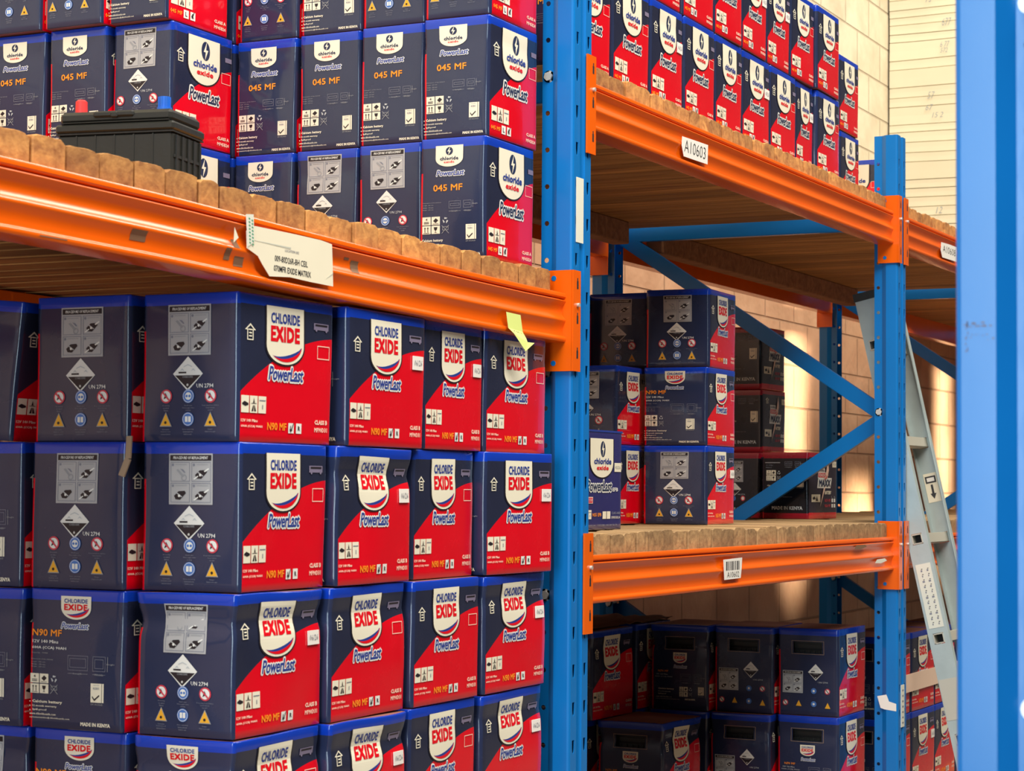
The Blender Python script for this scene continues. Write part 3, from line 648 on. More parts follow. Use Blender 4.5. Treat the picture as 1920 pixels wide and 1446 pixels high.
        s.text('F', 'CLASS AAB', .745, .95, .82, .845, 'ink_grey', 0, res=1); s.text('F', 'EFB55B24', .745, .95, .865, .89, 'ink_cream', 0, res=1)
        s.text('F', 'www.chlorideexide.com', .01, .36, .945, .96, 'ink_grey', 0, res=1); s.text('F', 'CUSTOMER CARE 0800 720 070', .41, .88, .945, .96, 'ink_grey', 0, res=1)
        s.rect('F', .0, 1.0, .0, .02, 'ink_logo_blue', 0)
    def deform(s, seed, bulge=.003, amp=.0022, crush=0., sag=0.):
        L, Wd, H = s.L, s.W, s.H; off = Vector((seed*3.17, seed*1.3, seed*2.7)); out = []
        for x, y, z in s.v:
            tx, ty, tz = min(max(x/L, 0), 1), min(max(y/Wd, 0), 1), min(max(z/H, 0), 1)
            ex = math.sin(PI*ty)*math.sin(PI*tz); ey = math.sin(PI*tx)*math.sin(PI*tz)
            dx = bulge*ex*(1 if tx > .5 else -1)*abs(2*tx-1); dy = bulge*ey*(1 if ty > .5 else -1)*abs(2*ty-1)
            n1 = noise.noise_vector(Vector((x, y, z))*7+off)*amp
            dx += n1.x; dy += n1.y; dz = n1.z*.4*min(1, tz*4)*0
            if crush:
                # a soft fold a quarter of the way down and a slumped top edge
                k = math.exp(-((tz-.80)/.07)**2)*crush; c = math.exp(-((tz-1)/.10)**2)*crush*.7
                w = .5+.5*math.sin(5*tx+3*ty+seed)
                dx += (k*.7-c*w)*(-1 if tx < .5 else 1)*-1*abs(2*tx-1); dy += (k-c*w)*(1 if ty < .5 else -1)*abs(2*ty-1)
                dz -= crush*.55*tz*tz*w
            if sag: dx += sag*(tz-.5)*.0
            out.append((x+dx, y+dy, z+dz))
        s.v = out

_proto = {}
HOLE = (.24, .75, .155, .285)
def carton_mesh(kind, var):
    k = (kind, var)
    if k in _proto: return _proto[k]
    big = (.27, .18, .23)
    if kind in ('LP', 'LI'): c = Carton(*big, 'carton_side_large', 'carton_end'); c.front_large(); (c.end_proc if kind == 'LP' else c.end_info)()
    elif kind in ('SP', 'SI'): c = Carton(.21, .142, .235, 'carton_side_small', 'carton_end'); c.front_small(); (c.end_proc_small if kind == 'SP' else c.end_info_small)()
    elif kind in ('MP', 'MI'): c = Carton(.22, .175, .2035, 'carton_side_large', 'carton_end'); c.front_large('N50 MF', 'MF50B24', 'CLASS A'); (c.end_proc if kind == 'MP' else c.end_info)()
    elif kind in ('HP', 'HI'): c = Carton(.265, .185, .254, 'carton_side_large', 'carton_end', HOLE); c.front_large('N70 MF', 'MF70D26', 'CLASS B'); (c.end_handle_proc if kind == 'HP' else c.end_handle_info)()
    elif kind in ('XP', 'XI'): c = Carton(.265, .165, .1945, 'carton_side_black', 'carton_end_black'); c.front_maxx(); (c.end_maxx_proc if kind == 'XP' else c.end_maxx_info)()
    elif kind == 'B': c = Carton(.235, .17, .22, 'carton_blue', 'carton_blue'); c.front_blue()
    elif kind == 'SR': c = Carton(.142, .21, .235, 'carton_end', 'carton_side_small'); _rot_small(c)
    v = DEF[var]
    c.deform(v[0]+len(kind), .0012, v[1], v[2]); me = c.mesh('battery_box')
    _proto[k] = (me, (c.L, c.W, c.H)); return _proto[k]
def _rot_small(c):
    """a small carton turned so that its picture side is the end facing -X"""
    at = c.at; c.at = lambda sd, u, v, lay=0: at('E', u, v, lay)
    Lx = c.L; c.L = c.W; c.front_small(); c.L = Lx; c.at = at

_stick = {}
DEF = {0: (0, .0015, 0.), 1: (3, .0022, 0.), 2: (5, .0022, .0012), 3: (8, .0034, .0050), 4: (11, .0034, .0032)}
def date_sticker(txt, kind, var, sz):
    """a small white dated label that follows the board it is stuck on"""
    L, Wd, H = sz; k = (txt, kind, var)
    if k not in _stick:
        m = MB(); u0, u1, v0, v1 = (.815, .955, .30, .405) if kind[0] != 'S' else (.79, .965, .31, .415)
        x0, x1, z0, z1 = u0*L, u1*L, (1-v1)*H, (1-v0)*H
        m.box(x0, x1, -.0026, -.0012, z0, z1, 'paper_white'); vs, fs = glyphs(txt, 0., .15, 1)
        m.idx([(x0+(x1-x0)*(.12+.76*a), -.0029, z0+(z1-z0)*(.30+.42*b)) for a, b in vs], fs, 'ink_dimgrey')
        m.L, m.W, m.H = sz; v = DEF[var]; Carton.deform(m, v[0]+len(kind), .0012, v[1], v[2])
        _stick[k] = m.mesh('date_sticker')
    return _stick[k]
def hand_battery(sz):
    if 'hb' in _stick: return _stick['hb']
    L, Wd, H = sz; m = MB(); u0, u1, v0, v1 = HOLE
    y0, y1, z0, z1 = (1-u1)*Wd-.02, (1-u0)*Wd+.02, (1-v1)*H-.03, (1-v0)*H+.02
    m.box(.024, .06, y0, y1, z0, (z0+z1)/2-.004, 'battery_black'); m.box(.028, .06, y0, y1, (z0+z1)/2-.004, (z0+z1)/2+.002, 'battery_seam')
    m.box(.022, .06, y0, y1, (z0+z1)/2+.002, z1, 'battery_black')
    for k in range(7): yy = y0+.02+k*.016; m.box(.020, .024, yy, yy+.005, z0, (z0+z1)/2-.006, 'battery_black')
    m.box(.018, .022, y0+.03, y1-.03, (z0+z1)/2+.006, (z0+z1)/2+.014, 'battery_black')
    _stick['hb'] = m.mesh('battery'); return _stick['hb']

used_labels = set()
def box(kind, var, x, y, z, yaw, label, group, scale=(1, 1, 1), sticker=None, tilt=0):
    me, sz = carton_mesh(kind, var)
    o = bpy.data.objects.new('battery_box', me); COL.objects.link(o)
    o.location = (x, y, z); o.rotation_euler = (math.radians(tilt), 0, math.radians(yaw)); o.scale = scale
    assert label not in used_labels, label
    used_labels.add(label); tag(o, label, 'battery box', group)
    if sticker:
        s_ = bpy.data.objects.new('date_sticker', date_sticker(sticker, kind, var, sz)); COL.objects.link(s_); s_.parent = o
    if kind[0] == 'H':
        b_ = bpy.data.objects.new('battery', hand_battery(sz)); COL.objects.link(b_); b_.parent = o; b_['label'] = 'black battery seen through the hand hole'
    return o

# ------------------------------------------------------------------ the building shell
Z0 = -2.6
m = MB(); m.box(-10, 12.2, -8, 1.66, Z0-.1, Z0, 'concrete'); structure(m.obj('floor'))
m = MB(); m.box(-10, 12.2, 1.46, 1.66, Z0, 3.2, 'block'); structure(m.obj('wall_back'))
m = MB(); m.box(12, 12.2, -8, 1.46, Z0, 3.2, 'plaster_grey'); structure(m.obj('wall_end'))
m = MB(); ZS = -.1461+.0456
z = ZS; rnd = random.Random(3)
prof = []
while z < 3.2:
    h = rnd.choice((.042, .045, .05, .052, .055, .10)); d = rnd.uniform(.0005, .0025); deep = rnd.random() < .3
    prof += [(z, 7.15-d-.0015), (z+h*.5, 7.15-d), (z+h-.004, 7.15-d-.0008), (z+h-.002, 7.168 if deep else 7.155)]; z += h
ys = [.10+1.35*k/40 for k in range(41)]
for j in range(len(prof)-1):
    for k in range(40):
        pts = []
        for (zz, xx), yy in ((prof[j], ys[k]), (prof[j], ys[k+1]), (prof[j+1], ys[k+1]), (prof[j+1], ys[k])):
            q = noise.noise(Vector((yy*2.2, zz*3, 1)))*.010
            pts.append((xx+q, yy, zz+noise.noise(Vector((yy*1.7, zz*8, 5)))*.006*min(1, (zz-ZS)*8)))
        m.face(pts[::-1], 'sheet_cream')
m.box(7.19, 8.9, .10, 1.45, ZS, 3.2, 'sheet_cream')
ew = tag(m.obj('sheet_stack'), 'tall stack of cream sheets with pencilled tallies, filling the corner by the back wall', 'sheets', kind='stuff')
# pencilled counts on the sheeted end wall
def scrawl(txt, y, z, w, h):
    m = MB(); vs, fs = glyphs(txt, -.012, .3, 2)
    m.idx([(7.128, y-w*a, z+h*b) for a, b in vs], fs, 'pen_blue'); return m
mk = [('73', 1.245, 1.64, .035, .04), ('677', 1.155, 1.505, .05, .04), ('6 77', 1.165, 1.39, .05, .03), ('572', 1.165, 1.36, .04, .025), ('57', 1.235, 1.118, .04, .035), ('67', 1.245, 1.055, .04, .03), ('15 2', 1.21, 1.012, .06, .028), ('12', 1.19, .495, .035, .035)]
for t, y, z, w, h in mk:
    scrawl(t, y, z, w, h).obj('pencil_mark', ew)

# ------------------------------------------------------------------ racking
B = 2.3052; D = 1.0047
ZU, ZM, ZL = -.1461, -1.1224, -.5946
ZTOP = .085
def upright_mesh(x0=-.012, ztop=ZTOP, flip=False, zbot=Z0):
    """pressed steel upright: punched front face, webs, stepped rear flanges punched with round holes"""
    m = MB(); sg = -1 if flip else 1
    def Y(y): return (1-y/1.0) and (D-y if flip else y)
    path = [(.012, .074), (.012, .050), (0, .0345), (0, .005), (.0015, .0015), (.005, 0), (.032, 0), (.037, .006), (.053, .006), (.058, 0), (.085, 0), (.0885, .0015), (.09, .005), (.09, .0345), (.078, .050), (.078, .074)]
    pitch = .075; nz0 = math.floor((zbot)/pitch); zz = [max(zbot, k*pitch-.0375) for k in range(nz0, 1)]+[-.0375+pitch]
    zz = sorted(set([zbot]+[k*pitch-.0375 for k in range(nz0+1, 2) if k*pitch-.0375 > zbot+.01]+[ztop]))
    def P3(i, j, t, z):
        a, b = path[i], path[j]; return (x0+a[0]+(b[0]-a[0])*t, Y(a[1]+(b[1]-a[1])*t), z)
    for i in range(len(path)-1):
        j = i+1
        for za, zb in zip(zz[:-1], zz[1:]):
            zc = round((za+zb)/2/pitch)*pitch
            hole = None
            if i in (0, len(path)-2): hole = 'round'
            if i in (5, 9): hole = 'slot'
            if hole and zb-za > .06:
                w = math.dist(path[i], path[j]); n = 16
                if hole == 'round': hp = [(.5+.0052*math.cos(k*PI/8)/w, zc+.0052*math.sin(k*PI/8)) for k in range(16)]
                else: hp = [(.5+.0055*a/w, zc+.013*b) for a, b in ((1, 0), (1, .5), (1, 1), (.5, 1), (0, 1), (-.5, 1), (-1, 1), (-1, .5), (-1, 0), (-.9, -.4), (-.7, -.8), (-.4, -1), (0, -1.1), (.4, -1), (.7, -.8), (.9, -.4))]
                rp = []
                for k in range(16):
                    c, s_ = math.cos(k*PI/8), math.sin(k*PI/8); q = max(abs(c), abs(s_)); rp.append((.5+.5*c/q, zc+(zb-za)/2*s_/q))
                rp = [(t, min(max(z, za), zb)) for t, z in rp]
                for k in range(16):
                    k2 = (k+1) % 16
                    m.face([P3(i, j, *rp[k]), P3(i, j, *rp[k2]), P3(i, j, *hp[k2]), P3(i, j, *hp[k])], 'blue_paint')
            else: m.face([P3(i, j, 0, za), P3(i, j, 1, za), P3(i, j, 1, zb), P3(i, j, 0, zb)], 'blue_paint')
    return m
def add_upright(name, parent, flip):
    m = upright_mesh(flip=flip); o = m.obj(name, parent, weld=True)
    s_ = o.modifiers.new('thickness', 'SOLIDIFY'); s_.thickness = .002; s_.offset = 0
    return o
def brace(m, a, b):
    """lipped channel brace"""
    m.bar(a, b, .042, .003, 'blue_paint'); a, b = Vector(a), Vector(b); d = (b-a).normalized(); q = d.cross(Vector((1, 0, 0))).normalized()
    for s_ in (-1, 1): m.bar(a+q*.021*s_+Vector((.010, 0, 0)), b+q*.021*s_+Vector((.010, 0, 0)), .003, .022, 'blue_paint')
def frame(n, label, cat='rack frame'):
    t = empty('upright_frame', (n*B, 0, Z0)); tag(t, label, cat, 'bolted upright frames of the racking')
    zo = -Z0
    if 'up' not in _proto:
        f = add_upright('front_upright', t, False); r = add_upright('rear_upright', t, True); _proto['up'] = (f, r)
        for o in (f, r): o.location = (0, 0, zo)
        parts = []
        def br(a, b):
            m = MB(); brace(m, a, b); o = m.obj('brace', t, (0, 0, zo)); parts.append(o)
        X = .055
        br((X, .06, -.170), (X, D-.06, -.170)); br((X, .07, -.752), (X, D-.07, -.175)); br((X, .07, -.772), (X, D-.07, -1.33))
        br((X, D-.07, -1.36), (X, .07, -1.92)); br((X, .07, -1.95), (X, D-.07, -2.48)); br((X, .06, -2.5), (X, D-.06, -2.5))
        for y, z in ((.06, -.15), (.06, -.75), (.06, -1.2), (.06, -1.95), (D-.06, -1.35), (D-.06, -.15)):
            m = MB(); m.cyl((-.005, y, z), (.045, y, z), .0052, 'bolt_steel', 10); m.cyl((-.0065, y, z), (.001, y, z), .0095, 'bolt_steel', 6); m.cyl((-.001, y, z), (.0, y, z), .0125, 'bolt_steel', 16)
            o = m.obj('brace_bolt', t, (0, 0, zo)); parts.append(o)
        for y in (.035, D-.035):
            m = MB(); m.box(-.04, .11, y-.06, y+.06, Z0, Z0+.006, 'blue_paint'); o = m.obj('base_plate', t, (0, 0, zo)); parts.append(o)
        _proto['upp'] = parts
    else:
        for q in (*_proto['up'], *_proto['upp']):
            c = q.copy(); COL.objects.link(c); c.parent = t
    return t
FR = {}
FR[-1] = frame(-1, 'blue rack frame at the far left end of the left bay, outside the picture')
FR[0] = frame(0, 'tall blue punched rack frame right of the large red cartons')
FR[1] = frame(1, 'blue rack frame with zigzag braces that the aluminium ladder leans behind')
FR[2] = frame(2, 'blue rack frame whose rear post stands against the tan wall behind the black cartons')
FR[3] = frame(3, 'blue rack frame just in front of the tall stack of cream sheets')
FR[4] = frame(4, 'farthest blue rack frame, behind the stack of cream sheets')
m = MB(); m.box(-.0005, .034, -.0012, -.0004, 0, .132, 'white_tape', 0)
o = m.obj('tape_strip', FR[0], (.003, -.001, -.49-Z0)); o['label'] = 'white strip of tape'
m = MB(); m.face([(-.0135, .062, -1.598), (-.0135, .052, -1.632), (-.0135, .04, -1.636), (-.0135, .004, -1.64), (-.0135, .004, -1.618), (-.0135, .026, -1.612), (-.0135, .034, -1.592)], 'paper_white')
o = m.obj('torn_label', FR[1], (0, 0, -Z0))
m = MB(); m.box(.018, .052, -.0022, -.0008, -1.69, -1.565, 'white_tape')
for k in range(7): m.box(.028, .042, -.0026, -.0021, -1.68+.016*k, -1.675+.016*k, 'ink_dimgrey')
o = m.obj('tape_strip', FR[1], (0, 0, -Z0))

BP = [(.052, -.1), (.006, -.1), (.0015, -.0985), (0, -.0955), (0, -.0915), (.0015, -.0890), (.0062, -.0865), (.0078, -.078), (.0058, -.067), (.0018, -.0595), (.0006, -.0570), (.0006, -.0545), (.0030, -.0510), (.0085, -.044), (.0095, -.034), (.0066, -.026), (.0012, -.0195), (.0004, -.0170), (.0014, -.0155), (.0085, -.0142), (.0088, -.0126), (.0026, -.0114), (.0004, -.009), (.0004, -.004), (.002, -.001), (.0055, 0), (.013, 0), (.016, -.002), (.016, -.0145), (.052, -.0145)]
BOW = [(-2.3, .0305), (-1.72, .0295), (-1.35, .0245), (-.884, .0125), (-.5, .005), (-.2, .001), (0, 0)]   # the left beam is bent: its far end sits higher
def bow(x):
    for (a, p), (b, q) in zip(BOW[:-1], BOW[1:]):
        if x <= b: return p+(q-p)*(x-a)/(b-a) if x > a else p
    return 0
def face_y(dz):
    """how far back the front of a beam lies, DZ below its top edge"""
    f = [p for p in BP if p[0] < .0101][1:]
    f = sorted((z, y) for y, z in f)
    for (a, p), (b, q) in zip(f[:-1], f[1:]):
        if a <= dz <= b: return .0085+p+(q-p)*(dz-a)/(b-a)
    return .0085
def connector(m, side):
    """L-shaped end plate; side -1: on the right end (plate faces -X), +1: on the left end"""
    if side < 0:
        m.box(-.004, 0, -.004, .058, -.157, .046, 'orange_paint'); m.box(-.004, .031, -.0075, -.0035, -.157, .046, 'orange_paint')
        xs = .016
    else:
        m.box(0, .004, -.004, .058, -.157, .046, 'orange_paint'); m.box(-.037, .004, -.0075, -.0035, -.157, .046, 'orange_paint')
        xs = -.010
    for z in (.021, -.049, -.119):
        m.box(xs-.0035, xs+.0035, -.0079, -.0072, z-.012, z+.004, 'dark_hole'); m.box(xs-.0018, xs+.0018, -.0079, -.0072, z+.004, z+.010, 'dark_hole')
def hole_dots(m, side):
    if side < 0:
        for y, z in ((.036, .030), (.036, -.141)): m.cyl((-.0046, y, z), (-.0038, y, z), .0055, 'blue_paint', 12)
def beam(x0, x1, ztop, rear, label, group=None, tilt=0., name='rack_beam'):
    t = empty(name, (x0, (D if rear else 0), ztop)); tag(t, label, 'rack beam', group)
    if rear: t.rotation_euler = (0, 0, PI); t.location = (x1, D, ztop)
    Lb = x1-x0; y = .0085
    m = MB()
    pr = [(p[0]+y, p[1]) for p in BP]; n = len(pr); N = 24 if tilt else 1
    m.idx([(.004+(Lb-.008)*k/N, a, c+(bow(x0+.004+(Lb-.008)*k/N) if tilt else 0)) for k in range(N+1) for a, c in pr],
          [(k*n+i, k*n+(i+1) % n, (k+1)*n+(i+1) % n, (k+1)*n+i) for k in range(N) for i in range(n)]+[tuple(range(n))[::-1], tuple(N*n+i for i in range(n))], 'orange_paint')
    o = m.obj('beam', t, weld=True, recalc=True)
    for p in o.data.polygons: p.use_smooth = True
    md = o.modifiers.new('es', 'EDGE_SPLIT'); md.split_angle = math.radians(42)
    for sd, x in ((1, 0), (-1, Lb)):
        m = MB(); connector(m, sd); hole_dots(m, sd); c = m.obj('connector', t, (x, 0, 0))
        if sd > 0 and tilt: c.location.z = tilt
        m = MB(); xs = .016 if sd < 0 else -.010; m.cyl((xs, -.0125, -.0235), (xs, -.0075, -.0235), .0042, 'bolt_steel', 10); c2 = m.obj('safety_pin', t, (x, 0, 0))
        if sd > 0 and tilt: c2.location.z = tilt
    return t
XL, XR = .0795, B-.0165      # beam ends inside a bay, from the left frame's axis
BM = {}
BM['L'] = beam(-B+XL, -.0165, ZL, False, 'orange front beam across the left bay, carrying the torn paper location label', tilt=.028)
BM['Lr'] = beam(-B+XL, -.0165, ZL, True, 'orange rear beam of the left bay, deep in shadow under the planks')
names = {1: 'middle bay', 2: 'bay behind the ladder', 3: 'third bay', 4: 'farthest bay'}
for n in (1, 2, 3, 4):
    x0 = (n-1)*B+XL; x1 = (n-1)*B+XR
    BM['U', n] = beam(x0, x1, ZU, False, 'orange upper front beam of the %s' % names[n]+(' with the handwritten A10603 tag' if n == 1 else ''))
    BM['Ur', n] = beam(x0, x1, ZU, True, 'orange upper rear beam of the %s, against the wall' % names[n])
    BM['M', n] = beam(x0, x1, ZM, False, 'orange middle front beam of the %s' % names[n]+(' with the small white barcode tag' if n == 1 else ''))
    BM['Mr', n] = beam(x0, x1, ZM, True, 'orange middle rear beam of the %s, below eye level' % names[n])
for n, zt, w in ((0, -1.636, 'left bay'), (1, -1.945, 'middle bay'), (2, -1.995, 'bay behind the ladder')):
    for rr in (False, True):
        beam((n-1)*B+XL, (n-1)*B+XR, zt, rr, 'orange lowest %s beam of the %s, below the picture' % ('rear' if rr else 'front', w))

# ---- labels on beams
def on_beam(key, x, z, pts, mat, name, y=.0062, thick=.0008, label=None):
    t = BM[key]; m = MB(); ox, oz = t.location.x, t.location.z
    fr = [(a-ox, y, b-oz) for a, b in pts]
    n = len(fr); bk = [(a, y+thick, b) for a, _, b in fr]
    m.idx(fr+bk, [tuple(range(n))]+[(k, n+k, n+(k+1) % n, (k+1) % n) for k in range(n)], mat)
    return m, t, ox, oz
def finish(m, t, name, label=None):
    o = m.obj(name, t); 
    if label: o['label'] = label
    return o
def letters(m, txt, x0, x1, z0, z1, y, mat, ox, oz, bold=.01, shear=0, drop=0.):
    vs, fs = glyphs(txt, bold, shear, 2)
    m.idx([(x0+(x1-x0)*a-ox, y, z0+(z1-z0)*b+drop*a-oz) for a, b in vs], fs, mat)
pts = [(-1.161, -.626), (-1.131, -.635), (-1.118, -.647), (-1.098, -.663), (-1.04, -.659), (-.98, -.661), (-.912, -.662), (-.914, -.63), (-.917, -.594), (-.95, -.591), (-1.024, -.590), (-1.09, -.590), (-1.150, -.590), (-1.163, -.600)]
m, t, ox, oz = on_beam('L', 0, 0, pts, 'paper_cream', 'paper', y=.0062)
letters(m, 'LOCATION 002', -1.056, -1.016, -.6205, -.6165, .0058, 'ink_dimgrey', ox, oz)
letters(m, '009-80D26R-BH CEIL', -1.085, -.990, -.638, -.6285, .0058, 'ink_black', ox, oz, drop=-.001)
letters(m, '070MFR EXIDE MATRIX', -1.087, -.980, -.6535, -.644, .0058, 'ink_black', ox, oz, bold=.015, drop=-.001)
for q in ((-1.15, -.612, -1.04, -.614, .0018), (-.935, -.652, -.914, -.642, .0025)):
    m.face([(q[0]-ox, .0057, q[1]-oz), (q[2]-ox, .0057, q[3]-.001-oz), (q[2]-ox, .0052, q[3]+q[4]-oz), (q[0]-ox, .0057, q[1]+.0006-oz)], 'white_tape')
finish(m, t, 'paper_label', 'torn cream paper label')
m, t, ox, oz = on_beam('L', 0, 0, [(-1.166, -.575), (-1.146, -.573), (-1.143, -.615), (-1.160, -.624)], 'white_tape', 'tape', y=.0052)
for k in range(8):
    for c in range(2):
        x, z = -1.159+.008*c+.0004*k, -.579-.0052*k-(.002 if c else 0)
        m.face([(x-ox, .0049, z-oz), (x+.004-ox, .0049, z-.0015-oz), (x+.003-ox, .0049, z-.0035-oz), (x-.001-ox, .0049, z-.002-oz)], 'ink_green')
finish(m, t, 'patterned_tape', 'white tape with green dots')
# yellow sticky note, curled at its foot
t = BM['L']; ox, oz = t.location.x, t.location.z; m = MB()
m.idx([(x-ox, y, z-oz) for x, y, z in ((-.291, .006, -.654), (-.230, .006, -.6555), (-.226, .003, -.688), (-.288, .003, -.684), (-.225, -.004, -.700), (-.278, -.004, -.694), (-.231, -.010, -.708), (-.243, -.012, -.726), (-.213, -.016, -.7085))],
      [(0, 3, 2, 1), (3, 5, 4, 2), (5, 7, 6, 4), (6, 7, 8)], 'sticky_yellow')
letters(m, 'A10601', -.272, -.228, -.694, -.687, .0005, 'ink_black', ox, oz, drop=-.004)
finish(m, t, 'sticky_note', 'lime yellow sticky note curled at the bottom')
for x0, x1, z0, z1 in ((-1.440, -1.405, -.6435, -.628), (-1.211, -1.197, -.648, -.630), (-1.184, -1.160, -.655, -.640), (-1.19, -1.175, -.628, -.615), (-.864, -.85, -.613, -.609), (-.842, -.818, -.632, -.612), (-1.64, -1.585, -.6612, -.6595)):
    m = MB(); n_ = 6; zt = ZL+bow((x0+x1)/2)
    for k in range(n_):
        za, zb = z0+(z1-z0)*k/n_, z0+(z1-z0)*(k+1)/n_; ya, yb = face_y(za-zt)-.0005, face_y(zb-zt)-.0005
        m.face([(x0-ox, ya, za-oz), (x1-ox, ya, za-oz), (x1+.002-ox, yb, zb-oz), (x0+.0008*(k % 2)-ox, yb, zb-oz)], 'residue')
    finish(m, t, 'tape_residue')
m = MB(); m.face([(-1.197-ox, .005, -.598-oz), (-1.199-ox, .005, -.622-oz), (-1.186-ox, .005, -.613-oz)], 'paper_cream'); finish(m, t, 'paper_scrap')
m, t, ox, oz = on_beam(('U', 1), 0, 0, [(.591, -.184), (.665, -.182), (.751, -.180), (.748, -.226), (.67, -.2275), (.600, -.2285), (.588, -.206)], 'paper_white', 'tag', y=.0065)
letters(m, 'A10603', .602, .735, -.217, -.189, .0061, 'ink_black', ox, oz, bold=-.01, shear=.1); finish(m, t, 'location_tag', 'white handwritten tag')
m, t, ox, oz = on_beam(('M', 1), 0, 0, [(.861, -1.152), (.987, -1.150), (.984, -1.175), (.977, -1.199), (.868, -1.200)], 'paper_white', 'tag', y=.0065)
for k in range(8): m.box(.878-ox+k*.012, .878-ox+k*.012+(.004 if k % 3 else .007), .0060, .0064, -1.178-oz, -1.157-oz, 'ink_black')
letters(m, 'A10602', .885, .965, -1.195, -1.182, .0061, 'ink_black', ox, oz, bold=-.01); finish(m, t, 'location_tag', 'white barcode tag')
m, t, ox, oz = on_beam(('U', 2), 0, 0, [(2.82, -.183), (2.92, -.180), (3.014, -.179), (3.012, -.228), (2.83, -.231), (2.812, -.21)], 'paper_white', 'tag', y=.0065)
letters(m, 'A10608', 2.835, 2.995, -.212, -.190, .0061, 'ink_black', ox, oz, bold=-.01, shear=.1); finish(m, t, 'location_tag', 'white handwritten tag')
for a, z in ((.40, -.02), (.2, -.065)):
    t = BM['M', 1]; m = MB(); x = XR-XL-a
    m.face([(x, .0075, z-.008), (x+.06, .0075, z-.010), (x+.12, .0075, z-.004), (x+.1, .0075, z+.003), (x+.02, .0075, z+.002)], 'white_tape' if a < .3 else 'residue'); finish(m, t, 'tape_residue')

# ---- loose timber planks that make the decks
def plank_mesh(w, h, var):
    k = ('pl', round(w, 3), var)
    if k in _proto: return _proto[k]
    r = random.Random(var*13+int(w*1000)); n = 7; m = MB()
    top = [(w*i/n, h+(.002*math.sin(PI*i/n)) - (.0055*r.random() if i in (0, n) else 0) + r.uniform(-.0015, .0)) for i in range(n+1)]
    prof = [(.001, 0), (w-.001, 0)]+[(max(.001, min(w-.001, x)), z) for x, z in reversed(top)]
    L = .965
    sec = [(0, .0012), (.002, 0), (.02, 0), (.3, 0), (.65, 0), (L, 0)]
    N = len(prof); base = 0; vs = []
    for y, ins in sec:
        for x, z in prof:
            cx, cz = w/2, h/2
            vs.append((cx+(x-cx)*(1-ins/w*2), y, cz+(z-cz)*(1-ins/h*1.6)+.002*math.sin(y*5+var)*(1 if z > h/2 else 0)))
    fs = [(s_*N+k2, s_*N+(k2+1) % N, (s_+1)*N+(k2+1) % N, (s_+1)*N+k2) for s_ in range(len(sec)-1) for k2 in range(N)]
    fs += [tuple(range(N))[::-1], tuple((len(sec)-1)*N+k2 for k2 in range(N))]
    m.idx(vs, fs, 'plank_wood'); me = m.mesh('plank'); _proto[k] = me; return me
def deck(xs, zbot, h, label, group, mat='plank_wood', y0=.029):
    r = random.Random(len(xs)+int(zbot*100))
    for i, (a, b) in enumerate(zip(xs[:-1], xs[1:])):
        w = b-a-.0020; wq = round(w/.004)*.004; var = r.randint(0, 5)
        me = plank_mesh(wq, h, var)
        if mat != 'plank_wood':
            k = (me.name, mat)
            if k not in _proto: me2 = me.copy(); me2.materials[0] = MT[mat]; _proto[k] = me2
            me = _proto[k]
        o = bpy.data.objects.new('plank', me); COL.objects.link(o); o.location = (a, y0+r.uniform(-.003, .004), zbot+(bow((a+b)/2) if zbot == ZL-.0135 else 0))
        o.scale = (w/wq, 1, 1+r.uniform(-.05, 0))
        tag(o, label, 'plank', group)
bd = [-1.708, -1.636, -1.565, -1.490, -1.409, -1.335, -1.253, -1.201, -1.114, -1.039, -.960, -.887, -.810, -.732, -.648, -.583, -.502, -.422, -.345, -.267, -.187, -.111, -.043]
xs = [-2.215, -2.14, -2.07, -1.995, -1.925, -1.85, -1.78]+bd
deck(xs, ZL-.0135, .0565, 'short sawn timber plank laid across the left bay beams, its end above the orange beam', 'planks decking the left bay')
def cuts(x0, x1, seed):
    r = random.Random(seed); a = [x0]
    while a[-1] < x1-.05: a.append(a[-1]+r.uniform(.062, .088))
    a[-1] = x1; return a
for n, t in ((1, 'middle bay'), (2, 'bay behind the ladder'), (3, 'third bay'), (4, 'farthest bay')):
    deck(cuts((n-1)*B+XL+.006, (n-1)*B+XR-.006, n), ZU-.0135, .0565, 'sawn timber plank in the upper deck of the %s' % t, 'planks in the upper deck of the %s' % t)
    deck(cuts((n-1)*B+XL+.006, (n-1)*B+XR-.006, n+5), ZM-.0135, .0565, 'weathered timber plank in the middle deck of the %s' % t, 'planks in the middle deck of the %s' % t, 'weathered_wood')
for n, z, t in ((0, -1.636, 'left bay'), (1, -1.945, 'middle bay'), (2, -1.995, 'bay behind the ladder')):
    m = MB(); m.box((n-1)*B+XL+.01, (n-1)*B+XR-.01, .03, D-.02, z-.044, z+.0435, 'weathered_wood')
    for k in range(1, 28): x = (n-1)*B+XL+.01+k*.079; m.box(x, x+.002, .0295, D-.021, z-.03, z+.0437, 'dark_hole')
    tag(m.obj('timber_deck'), 'timber deck on the lowest beams of the %s, below the picture' % t, 'shelf')
# joists slung under the decks
for n, t in ((1, 'middle bay'), (2, 'bay behind the ladder')):
    m = MB(); x1 = 2.12 if n == 1 else 4.48
    m.box((n-1)*B+.080, x1, .80, .855, ZU-.083, ZU-.0142, 'joist_wood', .003)
    tag(m.obj('timber_joist'), 'long timber joist under the upper deck of the %s' % t, 'joist')
for x in (-1.60, -1.45):
    m = MB(); m.box(x, x+.045, .90, .93, ZL-.22, ZL-.0142+.024, 'plank_wood', .003); tag(m.obj('timber_batten'), 'upright timber batten under the left deck, %s of the pair' % ('left' if x < -1.5 else 'right'), 'batten')

